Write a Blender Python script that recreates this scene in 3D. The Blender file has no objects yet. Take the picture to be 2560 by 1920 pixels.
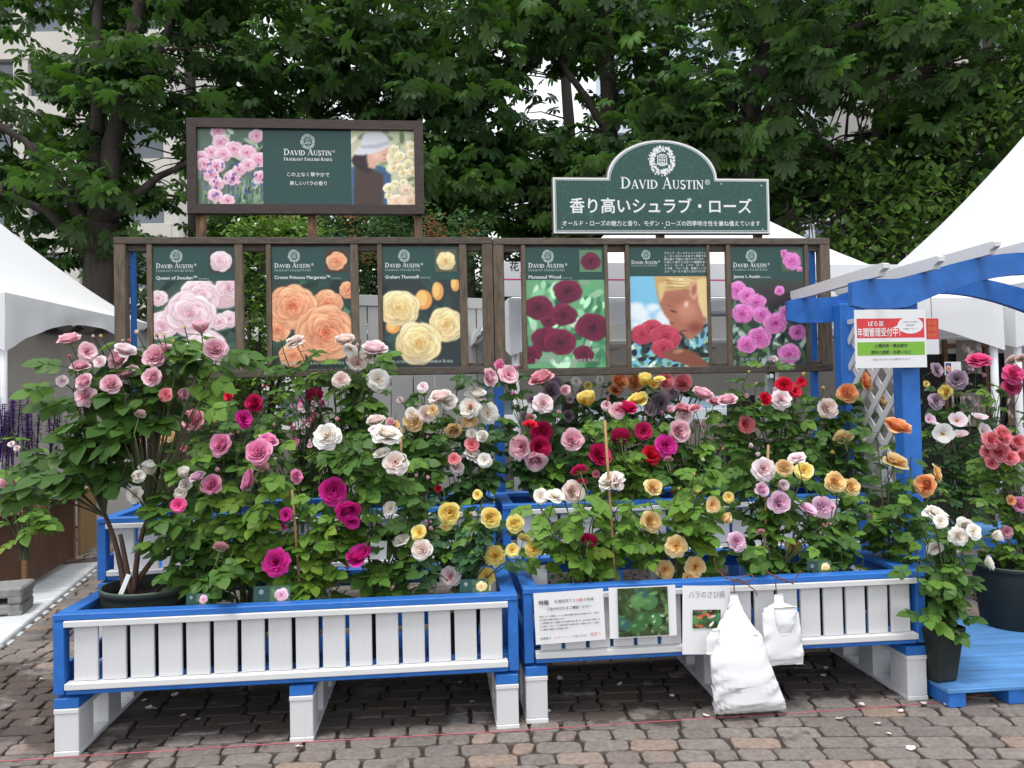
import bpy, math, random
import numpy as np
from mathutils import Vector, Matrix, Euler
rad = math.radians
scene = bpy.context.scene
COL = scene.collection
# ------------------------------------------------------------------ camera, sky, sun, exposure
F = 1900.0                                     # focal length in pixels of the 2560 px wide photograph
cd = bpy.data.cameras.new('camera'); cam = bpy.data.objects.new('camera', cd); COL.objects.link(cam)
cam.location = (0, 0, 1.5); cam.rotation_euler = (rad(91.2), rad(1.15), 0)
cd.sensor_width = 36.0; cd.lens = F / 2560 * 36.0; cd.clip_end = 500; cd.clip_start = 0.05
scene.camera = cam
world = bpy.data.worlds.new('World'); scene.world = world; world.use_nodes = True
wn, wl = world.node_tree.nodes, world.node_tree.links
wn.clear()
SUN_EL, SUN_ROT = rad(72), rad(205)
sky = wn.new('ShaderNodeTexSky'); sky.sky_type = 'NISHITA'; sky.sun_disc = False
sky.sun_elevation = SUN_EL; sky.sun_rotation = SUN_ROT; sky.dust_density = 3.0; sky.air_density = 1.0
hs = wn.new('ShaderNodeHueSaturation'); hs.inputs['Saturation'].default_value = 0.35
mx = wn.new('ShaderNodeMix'); mx.data_type = 'RGBA'; mx.inputs[0].default_value = 0.75
mx.inputs[7].default_value = (8.6, 8.9, 9.4, 1)             # the even white cloud layer
bg = wn.new('ShaderNodeBackground'); bg.inputs['Strength'].default_value = 0.13
wo = wn.new('ShaderNodeOutputWorld')
wl.new(sky.outputs[0], hs.inputs['Color']); wl.new(hs.outputs[0], mx.inputs[6])
wl.new(mx.outputs[2], bg.inputs[0]); wl.new(bg.outputs[0], wo.inputs[0])
sl = bpy.data.lights.new('sun', 'SUN'); sl.energy = 1.5; sl.angle = rad(14); sl.color = (1.0, 0.96, 0.9)
so = bpy.data.objects.new('sun', sl); COL.objects.link(so)
_sd = Vector((math.sin(SUN_ROT) * math.cos(SUN_EL), math.cos(SUN_ROT) * math.cos(SUN_EL), math.sin(SUN_EL)))
so.rotation_euler = _sd.to_track_quat('Z', 'Y').to_euler()
scene.view_settings.view_transform = 'Standard'; scene.view_settings.look = 'None'
scene.view_settings.exposure = 0.52; scene.view_settings.gamma = 1.0
scene.cycles.max_bounces = 6; scene.cycles.transparent_max_bounces = 8

# ------------------------------------------------------------------ geometry of the place
CAMP = Vector((0, 0, 1.5)); RM = cam.rotation_euler.to_matrix()
A = rad(5.4); U = Vector((math.cos(A), math.sin(A), 0)); V = Vector((-math.sin(A), math.cos(A), 0)); ZZ = Vector((0, 0, 1))
O = Vector((0.03, 3.47, 0))                    # ground point between the two front planters
def ray(px, py): return RM @ Vector(((px - 1280) / F, (960 - py) / F, -1))
def atd(px, py, d): r = ray(px, py); return CAMP + r * (d / r.y)
def atz(px, py, z): r = ray(px, py); return CAMP + r * ((z - 1.5) / r.z)
def atv(px, py, v): r = ray(px, py); return CAMP + r * ((V.dot(O - CAMP) + v) / V.dot(r))
def uz(px, py, v): p = atv(px, py, v); return U.dot(p - O), p.z
def S(u, v, z=0.0): return O + U * u + V * v + ZZ * z
rng = random.Random(7); nr = np.random.default_rng(11)
def s2l(c):
    return tuple((x / 12.92 if x <= .04045 else ((x + .055) / 1.055) ** 2.4) for x in c)
def hx(h): return s2l(tuple(int(h[i:i + 2], 16) / 255 for i in (0, 2, 4)))

# ------------------------------------------------------------------ materials
MATS = {}
def nodes(name):
    m = bpy.data.materials.new(name); m.use_nodes = True
    nt = m.node_tree; b = nt.nodes['Principled BSDF']
    return m, nt, b
def mixrgb(nt, f, a, b, mode='MIX'):
    n = nt.nodes.new('ShaderNodeMix'); n.data_type = 'RGBA'; n.blend_type = mode
    for k, v in ((0, f), (6, a), (7, b)):
        if hasattr(v, 'links'): nt.links.new(v, n.inputs[k])
        elif k == 0: n.inputs[0].default_value = v
        else: n.inputs[k].default_value = (*v[:3], 1)
    return n.outputs[2]
def math_n(nt, op, a, b=None, clamp=False):
    n = nt.nodes.new('ShaderNodeMath'); n.operation = op; n.use_clamp = clamp
    for k, v in ((0, a), (1, b)):
        if v is None: continue
        if hasattr(v, 'links'): nt.links.new(v, n.inputs[k])
        else: n.inputs[k].default_value = v
    return n.outputs[0]
def noise(nt, scale, stretch=(1, 1, 1), detail=4, coord='Object', rough=.55):
    tc = nt.nodes.new('ShaderNodeTexCoord'); mp = nt.nodes.new('ShaderNodeMapping')
    mp.inputs['Scale'].default_value = stretch
    if coord == 'World':
        g = nt.nodes.new('ShaderNodeNewGeometry'); nt.links.new(g.outputs['Position'], mp.inputs[0])
    else: nt.links.new(tc.outputs[coord], mp.inputs[0])
    n = nt.nodes.new('ShaderNodeTexNoise'); n.inputs['Scale'].default_value = scale
    n.inputs['Detail'].default_value = detail; n.inputs['Roughness'].default_value = rough
    nt.links.new(mp.outputs[0], n.inputs['Vector'])
    return n.outputs['Fac']
def ramp(nt, fac, a, b):
    n = nt.nodes.new('ShaderNodeMapRange'); n.inputs[1].default_value = a; n.inputs[2].default_value = b
    nt.links.new(fac, n.inputs[0]); return n.outputs[0]
def M(name, col, rough=.6, var=.15, scale=18, stretch=(1, 1, 1), objvar=0, bump=0, bscale=None, chips=None, chipt=(.66, .7), spec=.4, coord='Object', stain=None, chipscale=9, sheen=0):
    if name in MATS: return MATS[name]
    m, nt, b = nodes(name)
    f = noise(nt, scale, stretch, coord=coord)
    c = mixrgb(nt, ramp(nt, f, .3, .7), [x * (1 - var) for x in col], [min(.95, x * (1 + var)) for x in col])
    if objvar:
        oi = nt.nodes.new('ShaderNodeObjectInfo')
        k = ramp(nt, oi.outputs['Random'], 0, 1)
        v = math_n(nt, 'ADD', math_n(nt, 'MULTIPLY', k, 2 * objvar), 1 - objvar)
        h = nt.nodes.new('ShaderNodeHueSaturation'); nt.links.new(v, h.inputs['Value']); nt.links.new(c, h.inputs['Color']); c = h.outputs[0]
    if chips:
        cf = noise(nt, chipscale, tuple(s * .8 + .2 for s in stretch), 8, 'World' if coord == 'World' else 'Object', .7)
        c = mixrgb(nt, ramp(nt, cf, *chipt), c, chips)
    if stain:
        sf = noise(nt, stain[1], detail=3, coord='World')
        c = mixrgb(nt, ramp(nt, sf, stain[2], stain[3]), c, stain[0])
    nt.links.new(c, b.inputs['Base Color'])
    b.inputs['Roughness'].default_value = rough; b.inputs['Specular IOR Level'].default_value = spec
    if bump:
        bf = noise(nt, bscale or scale * 3, stretch, 5)
        bn = nt.nodes.new('ShaderNodeBump'); bn.inputs['Strength'].default_value = bump; bn.inputs['Distance'].default_value = .004
        nt.links.new(bf, bn.inputs['Height']); nt.links.new(bn.outputs[0], b.inputs['Normal'])
    MATS[name] = m; return m
def translucent(m, nt, b, col_out, amt):
    tr = nt.nodes.new('ShaderNodeBsdfTranslucent'); ms = nt.nodes.new('ShaderNodeMixShader'); ms.inputs[0].default_value = amt
    out = next(n for n in nt.nodes if n.type == 'OUTPUT_MATERIAL')
    if hasattr(col_out, 'links'): nt.links.new(col_out, tr.inputs[0])
    else: tr.inputs[0].default_value = (*col_out, 1)
    nt.links.new(b.outputs[0], ms.inputs[1]); nt.links.new(tr.outputs[0], ms.inputs[2]); nt.links.new(ms.outputs[0], out.inputs[0])
def leafmat(name, dark, light, objvar=.28, rough=.42, amt=.3, trans=None, world_clump=0):
    if name in MATS: return MATS[name]
    m, nt, b = nodes(name)
    at = nt.nodes.new('ShaderNodeAttribute'); at.attribute_name = 'tint'
    oi = nt.nodes.new('ShaderNodeObjectInfo')
    f = math_n(nt, 'ADD', math_n(nt, 'MULTIPLY', at.outputs['Fac'], .6), math_n(nt, 'MULTIPLY', oi.outputs['Random'], .4)) if objvar else at.outputs['Fac']
    if world_clump:
        f = math_n(nt, 'MULTIPLY', f, ramp(nt, noise(nt, world_clump, detail=2, coord='World'), .3, .65), True)
    c = mixrgb(nt, f, dark, light)
    g = nt.nodes.new('ShaderNodeNewGeometry')
    c2 = mixrgb(nt, g.outputs['Backfacing'], c, mixrgb(nt, .45, c, (.16, .22, .12)))
    nt.links.new(c2, b.inputs['Base Color']); b.inputs['Roughness'].default_value = rough; b.inputs['Specular IOR Level'].default_value = .22
    tcol = mixrgb(nt, .5, c, trans or (.16, .30, .03))
    translucent(m, nt, b, tcol, amt)
    MATS[name] = m; return m
def petalmat(name, inner, outer):
    if name in MATS: return MATS[name]
    m, nt, b = nodes(name)
    at = nt.nodes.new('ShaderNodeAttribute'); at.attribute_name = 'pt'
    sp = nt.nodes.new('ShaderNodeSeparateColor'); nt.links.new(at.outputs['Color'], sp.inputs[0])
    oi = nt.nodes.new('ShaderNodeObjectInfo')
    f = math_n(nt, 'ADD', math_n(nt, 'MULTIPLY', sp.outputs[0], .75), math_n(nt, 'MULTIPLY', sp.outputs[2], .3))
    f = math_n(nt, 'ADD', f, math_n(nt, 'MULTIPLY', math_n(nt, 'SUBTRACT', oi.outputs['Random'], .5), .3), True)
    c = mixrgb(nt, f, inner, outer)
    light = [min(.93, x * .5 + .5 * max(x, .0) ** .55) for x in outer]
    c = mixrgb(nt, math_n(nt, 'MULTIPLY', math_n(nt, 'POWER', sp.outputs[1], 2.5), .62), c, light)
    dp = nt.nodes.new('ShaderNodeMapRange'); dp.inputs[1].default_value = .25; dp.inputs[2].default_value = .85; dp.inputs[3].default_value = .5; dp.inputs[4].default_value = 0; nt.links.new(sp.outputs[1], dp.inputs[0])
    c = mixrgb(nt, dp.outputs[0], c, [x ** 1.25 * .8 for x in inner])          # petals deepen towards the claw
    nt.links.new(c, b.inputs['Base Color']); b.inputs['Roughness'].default_value = .55; b.inputs['Specular IOR Level'].default_value = .2
    translucent(m, nt, b, c, .3)
    MATS[name] = m; return m
def printmat(name='print', gloss=.35):
    if name in MATS: return MATS[name]
    m, nt, b = nodes(name)
    at = nt.nodes.new('ShaderNodeAttribute'); at.attribute_name = 'ink'
    nt.links.new(at.outputs['Color'], b.inputs['Base Color']); b.inputs['Roughness'].default_value = gloss; b.inputs['Specular IOR Level'].default_value = .35
    MATS[name] = m; return m

G = (1, 1, 14)      # grain along local z
GX = (1, 14, 14)
BLUE = M('blue_paint', (.024, .148, .50), .5, .14, 5, (3, 14, 3), .06, .12, 30, (.36, .33, .3), (.72, .75), chipscale=14)
BLUEX = M('blue_paint_worn', (.024, .148, .50), .5, .16, 5, (1.2, 14, 14), .05, .12, 30, (.42, .40, .38), (.62, .68), chipscale=12)
BLUED = M('blue_deck_paint', (.085, .235, .50), .6, .25, 3, (1, 10, 4), .12, .2, 25, (.40, .42, .44), (.64, .72), chipscale=5)
WHITE = M('white_paint', (.645, .645, .655), .5, .025, 7, (6, 6, 1), .03, .06, 30, (.55, .52, .48), (.77, .82), chipscale=8)
WHITEX = M('white_paint_rail', (.67, .67, .67), .5, .03, 7, (1, 6, 6), .02, .08, 30, (.55, .53, .5), (.74, .8), chipscale=8)
DWOOD = M('weathered_dark_wood', (.092, .073, .058), .72, .35, 6, (2, 9, 9), .15, .35, 30, (.20, .17, .14), (.62, .78), chipscale=10)
DWOODV = M('weathered_dark_stile', (.125, .092, .065), .72, .35, 6, (9, 9, 1.4), .15, .35, 30, (.22, .17, .12), (.62, .78), chipscale=10)
UMBER = M('sign_frame_stain', (.050, .034, .031), .62, .3, 6, (2, 9, 9), .1, .3, 30)
NEWWOOD = M('sign_post_wood', (.14, .085, .05), .7, .35, 6, (9, 9, 1.4), .2, .3, 30, (.36, .18, .07), (.5, .62), chipscale=4)
BLACKP = M('black_plastic', (.020, .026, .022), .6, .25, 6, spec=.3)
POTRIM = M('pot_rim_dusty', (.055, .09, .06), .6, .3, 12)
SOIL = M('potting_soil', (.03, .02, .014), .95, .5, 60, bump=1, bscale=90)
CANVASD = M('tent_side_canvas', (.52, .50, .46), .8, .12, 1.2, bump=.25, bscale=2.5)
def canvasmat():
    m, nt, b = nodes('tent_canvas'); c = mixrgb(nt, noise(nt, 2), (.88, .89, .90), (.92, .925, .93)); nt.links.new(c, b.inputs['Base Color']); b.inputs['Roughness'].default_value = .7
    bn = nt.nodes.new('ShaderNodeBump'); bn.inputs['Strength'].default_value = .12; bn.inputs['Distance'].default_value = .02
    nt.links.new(noise(nt, 4, (1, 1, .35)), bn.inputs['Height']); nt.links.new(bn.outputs[0], b.inputs['Normal']); translucent(m, nt, b, (.85, .86, .87), .22); return m
CANVAS = canvasmat()
PIPE = M('tent_pipe', (.72, .73, .75), .35, .06, 8)
STEEL = M('galvanised_pipe', (.35, .36, .38), .4, .12, 8)
PAPER = M('laminated_paper', (.78, .78, .79), .35, .02, 3)
INK = M('black_ink', (.03, .03, .035), .5, .05)
REDINK = M('red_ink', (.68, .045, .055), .5, .05)
WHITEINK = M('white_ink', (.78, .80, .78), .5, .04)
PALEINK = M('pale_ink', (.40, .50, .47), .5, .08, 60)
GREENP = M('poster_green', (.010, .060, .052), .3, .12, 2.5, spec=.45)
BAMBOO = M('bamboo_cane', (.36, .22, .10), .55, .2, 20, G, .1)
TWINE = M('brown_twine', (.16, .075, .035), .8, .25, 60)
BAG = M('white_poly_bag', (.86, .87, .88), .38, .03, 6, bump=.35, bscale=14)
BARK = M('tree_bark', (.045, .036, .030), .9, .4, 9, (1, 1, .25), 0, .8, 16)
CANEM = M('rose_cane', (.085, .105, .045), .6, .35, 14, (1, 1, .4), .3)
CANEB = M('brown_rose_cane', (.085, .045, .032), .7, .35, 14, (1, 1, .4), .3)
SEPAL = M('sepal_green', (.12, .22, .05), .5, .3, 20, objvar=.2)
STAMEN = M('stamen_yellow', (.65, .42, .04), .6, .3, 40)
GREENS = {
    'mid': leafmat('leaf_mid', (.020, .062, .016), (.115, .235, .045)),
    'light': leafmat('leaf_light', (.060, .145, .022), (.20, .36, .055)),
    'dark': leafmat('leaf_dark', (.014, .050, .018), (.065, .155, .045)),
    'blue': leafmat('leaf_bluish', (.022, .070, .032), (.085, .185, .075)),
    'yell': leafmat('leaf_yellowish', (.085, .17, .02), (.26, .38, .05)),
}
PCOL = {'P': ('f596b4', 'fddce4'), 'p': ('f060a6', 'fbb2d6'), 'M': ('c4007c', 'ee2ea8'), 'C': ('b0003c', 'da1a62'), 'R': ('c4001c', 'ea1a3a'),
        'W': ('fff0dc', 'fffefa'), 'B': ('fbd2c2', 'fff4f0'), 'Y': ('fdc81a', 'fff29a'), 'G': ('fbb548', 'ffeab0'), 'O': ('fa8030', 'ffc48c'),
        'A': ('d89420', 'f6dca8'), 'D': ('cf5a72', 'f4b8c4'), 'L': ('8c6c86', 'c4acbc'), 'S': ('f2566a', 'fca4ac'), 'H': ('ee1c76', 'fb66a8'),
        'V': ('e896c6', 'fadcee'), 'F': ('fac0ca', 'fff6f8')}
PET = {k: petalmat('petal_' + k, hx(a), hx(b)) for k, (a, b) in PCOL.items()}

# ------------------------------------------------------------------ mesh helpers
class MB:
    def __init__(s): s.v = []; s.f = []; s.mi = []; s.cuts = []
    def add(s, v, f, mi=0):
        o = len(s.v); s.v += [tuple(p) for p in v]; s.f += [tuple(i + o for i in q) for q in f]; s.mi += [mi] * len(f); return s
    def box(s, c, d, ch=.003, rz=0, rx=0, ry=0, mi=0):
        hx_, hy, hz = d[0] / 2, d[1] / 2, d[2] / 2; k = min(ch, hx_ * .4, hy * .4, hz * .4)
        vs = []; idx = {}
        for sx in (-1, 1):
            for sy in (-1, 1):
                for sz in (-1, 1):
                    for a in range(3):
                        p = [sx * (hx_ - (k if a != 0 else 0)), sy * (hy - (k if a != 1 else 0)), sz * (hz - (k if a != 2 else 0))]
                        idx[(sx, sy, sz, a)] = len(vs); vs.append(p)
        fs = []
        for a in range(3):
            for sg in (-1, 1):
                o1, o2 = (a + 1) % 3, (a + 2) % 3
                q = []
                for x, y in ((-1, -1), (1, -1), (1, 1), (-1, 1)):
                    t = [0, 0, 0]; t[a] = sg; t[o1] = x; t[o2] = y; q.append(idx[(*t, a)])
                fs.append(q if sg > 0 else q[::-1])
        for a in range(3):
            o1, o2 = (a + 1) % 3, (a + 2) % 3
            for x in (-1, 1):
                for y in (-1, 1):
                    q = []
                    for t_, ax in ((-1, o1), (1, o1), (1, o2), (-1, o2)):
                        t = [0, 0, 0]; t[a] = t_; t[o1] = x; t[o2] = y; q.append(idx[(*t, ax)])
                    fs.append(q if x * y < 0 else q[::-1])
        for sx in (-1, 1):
            for sy in (-1, 1):
                for sz in (-1, 1):
                    q = [idx[(sx, sy, sz, a)] for a in range(3)]; fs.append(q if sx * sy * sz > 0 else q[::-1])
        R = Euler((rx, ry, rz)).to_matrix() if (rx or ry or rz) else None
        out = []
        for p in vs:
            p = Vector(p)
            if R: p = R @ p
            out.append((p.x + c[0], p.y + c[1], p.z + c[2]))
        return s.add(out, fs, mi)
    def tube(s, pts, r0, r1=None, n=6, cap=True, mi=0):
        r1 = r0 if r1 is None else r1
        pts = [Vector(p) for p in pts]; m = len(pts); vs = []; fs = []
        prev = None
        for i, p in enumerate(pts):
            d = (pts[min(i + 1, m - 1)] - pts[max(i - 1, 0)])
            d = d.normalized() if d.length > 1e-9 else Vector((0, 0, 1))
            a = prev - d * prev.dot(d) if prev is not None else (Vector((1, 0, 0)) if abs(d.x) < .8 else Vector((0, 1, 0)))
            if prev is None: a = a - d * a.dot(d)
            a.normalize(); prev = a; b = d.cross(a)
            t = i / max(1, m - 1)
            r = (r0 + (r1 - r0) * t) if not isinstance(r0, (list, tuple)) else r0[i]
            for k in range(n):
                an = 2 * math.pi * k / n; vs.append(p + a * (r * math.cos(an)) + b * (r * math.sin(an)))
        for i in range(m - 1):
            for k in range(n):
                k2 = (k + 1) % n; fs.append((i * n + k, i * n + k2, (i + 1) * n + k2, (i + 1) * n + k))
        if cap: fs.append(tuple(range(n))[::-1]); fs.append(tuple((m - 1) * n + k for k in range(n)))
        return s.add(vs, fs, mi)
    def lathe(s, prof, n=20, c=(0, 0, 0), mi=0):
        vs = []; fs = []
        for r, z in prof:
            for k in range(n):
                an = 2 * math.pi * k / n; vs.append((c[0] + r * math.cos(an), c[1] + r * math.sin(an), c[2] + z))
        for i in range(len(prof) - 1):
            for k in range(n):
                k2 = (k + 1) % n; fs.append((i * n + k, i * n + k2, (i + 1) * n + k2, (i + 1) * n + k))
        return s.add(vs, fs, mi)
    def mesh(s, name, mats, smooth=False):
        me = bpy.data.meshes.new(name); me.from_pydata(s.v, [], s.f)
        for m in (mats if isinstance(mats, (list, tuple)) else [mats]): me.materials.append(m)
        if any(s.mi): me.polygons.foreach_set('material_index', s.mi)
        if smooth: me.polygons.foreach_set('use_smooth', [True] * len(me.polygons))
        me.update(); return me
def obj(name, me, parent=None, loc=(0, 0, 0), rot=(0, 0, 0), sc=None):
    o = bpy.data.objects.new(name, me); COL.objects.link(o)
    if parent is not None: o.parent = parent
    o.location = loc; o.rotation_euler = rot
    if sc is not None: o.scale = sc if isinstance(sc, (tuple, list)) else (sc, sc, sc)
    return o
def part(name, mb, mat, parent, loc=(0, 0, 0), rot=(0, 0, 0), smooth=False):
    if len(mb.cuts) > 1:                       # each line of lettering is a piece of its own
        cu = mb.cuts + [(len(mb.v), len(mb.f))]; o = None
        for (v0, f0), (v1, f1) in zip(cu, cu[1:]):
            if f1 == f0: continue
            q = MB(); q.v = mb.v[v0:v1]; q.f = [tuple(i - v0 for i in p) for p in mb.f[f0:f1]]; q.mi = mb.mi[f0:f1]; o = obj(name, q.mesh(name, mat, smooth), parent, loc, rot)
        return o
    return obj(name, mb.mesh(name, mat, smooth), parent, loc, rot)
def thing(name, label, cat, loc=(0, 0, 0), rz=0, group=None):
    o = bpy.data.objects.new(name, None); COL.objects.link(o); o.empty_display_size = .05
    o.location = loc; o.rotation_euler = (0, 0, rz); o['label'] = label; o['category'] = cat
    if group: o['group'] = group
    return o
def tag(o, label, cat, group=None, kind=None):
    o['label'] = label
    if cat: o['category'] = cat
    if group: o['group'] = group
    if kind: o['kind'] = kind
    return o
def npmesh(name, v, f, mat, attr=None, smooth=True, attrname='tint'):
    me = bpy.data.meshes.new(name); n = len(f); k = f.shape[1]
    me.vertices.add(len(v)); me.vertices.foreach_set('co', np.asarray(v, np.float32).ravel())
    me.loops.add(n * k); me.loops.foreach_set('vertex_index', np.asarray(f, np.int32).ravel())
    me.polygons.add(n); me.polygons.foreach_set('loop_start', np.arange(0, n * k, k, dtype=np.int32))
    me.polygons.foreach_set('use_smooth', np.full(n, smooth))
    me.materials.append(mat); me.update(calc_edges=True)
    if attr is not None:
        a = me.attributes.new(attrname, 'FLOAT' if attr.ndim == 1 else 'FLOAT_COLOR', 'POINT')
        a.data.foreach_set('value' if attr.ndim == 1 else 'color', np.asarray(attr, np.float32).ravel())
    return me
def qb(a, b, c, n=8):
    a, b, c = Vector(a), Vector(b), Vector(c)
    return [a * (1 - t) ** 2 + b * 2 * t * (1 - t) + c * t * t for t in [i / (n - 1) for i in range(n)]]

# ------------------------------------------------------------------ lettering
def text_geo(s, bold=0.0, res=2):
    c = bpy.data.curves.new('lettering', 'FONT'); c.body = s; c.resolution_u = res; c.offset = bold; c.fill_mode = 'FRONT'
    o = bpy.data.objects.new('lettering', c)
    me = bpy.data.meshes.new_from_object(o)
    v = np.zeros(len(me.vertices) * 3); me.vertices.foreach_get('co', v); v = v.reshape(-1, 3)
    f = [tuple(p.vertices) for p in me.polygons]
    bpy.data.objects.remove(o); bpy.data.curves.remove(c); bpy.data.meshes.remove(me)
    return v, f
def text_to(mb, s, x, z, w=None, h=None, y=0, align='L', bold=0.0, rot=0, mi=0, res=2):
    """flat lettering in the local xz plane; fitted to the width w (or em height h)"""
    v, f = text_geo(s, 0, res)
    if len(v) == 0: return
    mb.cuts.append((len(mb.v), len(mb.f)))
    if bold:
        n0 = len(v); sh = [(0, 0), (bold, 0), (-bold, 0), (0, bold), (0, -bold)]
        v = np.concatenate([v + np.array((a, b, .00004 / max(h or .05, .02) * i * 0)) for i, (a, b) in enumerate(sh)]); f = [tuple(i + n0 * k for i in q) for k in range(5) for q in f]
        lay = np.repeat(np.arange(5), n0)
    else: lay = np.zeros(len(v))
    x0, x1 = v[:, 0].min(), v[:, 0].max()
    k = (w / (x1 - x0)) if w else h
    ky = (h if (h and w) else k)
    px = (v[:, 0] - x0) * k; pz = v[:, 1] * ky
    W_ = (x1 - x0) * k
    px = px - {'L': 0, 'C': W_ / 2, 'R': W_}[align]
    c, sn = math.cos(rot), math.sin(rot)
    mb.add([(x + a * c - b * sn, y - .00006 * k, z + a * sn + b * c) for a, b, k in zip(px, pz, lay)], f, mi)
def arc(cx, cy, rx, ry, a0, a1, w0, w1, n=10):
    return [(cx + rx * math.cos(a0 + (a1 - a0) * i / n), cy + ry * math.sin(a0 + (a1 - a0) * i / n), w0 + (w1 - w0) * (1 - abs(2 * i / n - 1))) for i in range(n + 1)]
def ln(x0, y0, x1, y1, w): return [(x0, y0, w), (x1, y1, w)]
_T, _t, _s = .15, .06, .05
def srf(x, y, w=.3): return ln(x - w / 2, y, x + w / 2, y, _s)
_d = math.pi / 180
GLY = {
 'D': (.86, [ln(.17, 0, .17, 1, _T), arc(.2, .5, .56, .475, 90 * _d, -90 * _d, _t, _T + .03, 14), srf(.14, .025), srf(.14, .975)]),
 'A': (.86, [ln(.12, 0, .43, 1, _t), ln(.43, 1, .74, 0, _T), ln(.22, .34, .63, .34, _t), srf(.11, .025, .24), srf(.75, .025, .28)]),
 'V': (.84, [ln(.12, 1, .44, 0, _T), ln(.44, 0, .74, 1, _t), srf(.12, .975, .28), srf(.74, .975, .24)]),
 'I': (.36, [ln(.18, 0, .18, 1, _T), srf(.18, .025), srf(.18, .975)]),
 'U': (.86, [ln(.17, .3, .17, 1, _T), arc(.43, .32, .26, .3, 180 * _d, 360 * _d, _T * .8, _t), ln(.69, .3, .69, 1, _t), srf(.17, .975), srf(.69, .975, .24)]),
 'S': (.62, [arc(.31, .73, .21, .24, 30 * _d, 250 * _d, _t, _T), arc(.31, .26, .23, .24, 110 * _d, -150 * _d, _T, _T), ln(.5, .78, .5, .97, _s), ln(.09, .04, .09, .24, _s)]),
 'T': (.74, [ln(.37, 0, .37, 1, _T), ln(.04, .97, .7, .97, _t), ln(.06, .78, .06, .97, _s), ln(.68, .78, .68, .97, _s), srf(.37, .025)]),
 'N': (.9, [ln(.15, 0, .15, 1, _t), ln(.13, 1, .73, 0, _T), ln(.73, 0, .73, 1, _t), srf(.15, .025, .26), srf(.1, .975, .2), srf(.73, .975, .26)]),
 'F': (.66, [ln(.17, 0, .17, 1, _T), ln(.17, .97, .58, .97, _t), ln(.17, .5, .46, .5, _t), ln(.57, .8, .57, .97, _s), srf(.17, .025)]),
 'E': (.7, [ln(.17, 0, .17, 1, _T), ln(.17, .97, .6, .97, _t), ln(.17, .5, .48, .5, _t), ln(.17, .03, .62, .03, _t), ln(.6, .8, .6, .97, _s), ln(.62, .03, .62, .22, _s)]),
 'R': (.8, [ln(.17, 0, .17, 1, _T), arc(.2, .74, .36, .235, 90 * _d, -90 * _d, _t, _T), ln(.34, .5, .68, .02, _T), srf(.17, .025), srf(.7, .025, .16), srf(.12, .975, .22)]),
 'B': (.76, [ln(.17, 0, .17, 1, _T), arc(.2, .75, .34, .225, 90 * _d, -90 * _d, _t, _T), arc(.2, .26, .4, .24, 90 * _d, -90 * _d, _t, _T), srf(.12, .975, .22), srf(.12, .025, .22)]),
 'G': (.88, [arc(.46, .5, .36, .47, 40 * _d, 330 * _d, _t, _T + .02, 14), ln(.74, .06, .74, .42, _T), srf(.72, .42, .26)]),
 'L': (.66, [ln(.17, 0, .17, 1, _T), ln(.17, .03, .58, .03, _t), ln(.58, .03, .58, .22, _s), srf(.17, .975)]),
 'H': (.9, [ln(.17, 0, .17, 1, _T), ln(.73, 0, .73, 1, _T), ln(.17, .5, .73, .5, _t), srf(.17, .025), srf(.17, .975), srf(.73, .025), srf(.73, .975)]),
 'O': (.92, [arc(.46, .5, .36, .47, 90 * _d, 270 * _d, _t, _T), arc(.46, .5, .36, .47, 270 * _d, 450 * _d, _t, _T)]),
 ' ': (.42, []),
}
def ribbon(pts):
    n = len(pts); L = []; Rr = []
    for i, (x, y, w) in enumerate(pts):
        x0, y0, _ = pts[max(0, i - 1)]; x1, y1, _ = pts[min(n - 1, i + 1)]
        dx, dy = x1 - x0, y1 - y0; l = math.hypot(dx, dy) or 1
        nx, ny = -dy / l * w / 2, dx / l * w / 2
        L.append((x + nx, y + ny)); Rr.append((x - nx, y - ny))
    return L + Rr, [(i, i + n, i + n + 1, i + 1) for i in range(n - 1)]
def serif_to(mb, s, x, z, w, y=0, align='C', small=.76, thick=1.0, mi=0):
    mb.cuts.append((len(mb.v), len(mb.f))); geo = []; cx = 0.0
    for i, ch in enumerate(s):
        k = 1.0 if (i == 0 or s[i - 1] == ' ') else small
        adv, strokes = GLY[ch]
        for st in strokes:
            geo.append(ribbon([((px * k) + cx, py * k, pw * thick * (k ** .5)) for px, py, pw in st]))
        cx += (adv + .05) * k
    k = w / cx; x0 = x - {'L': 0, 'C': w / 2}[align]
    for j, (v, f) in enumerate(geo):
        mb.add([(x0 + a * k, y - .00002 * (j % 7), z + b * k) for a, b in v], f, mi)
    return k
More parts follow.
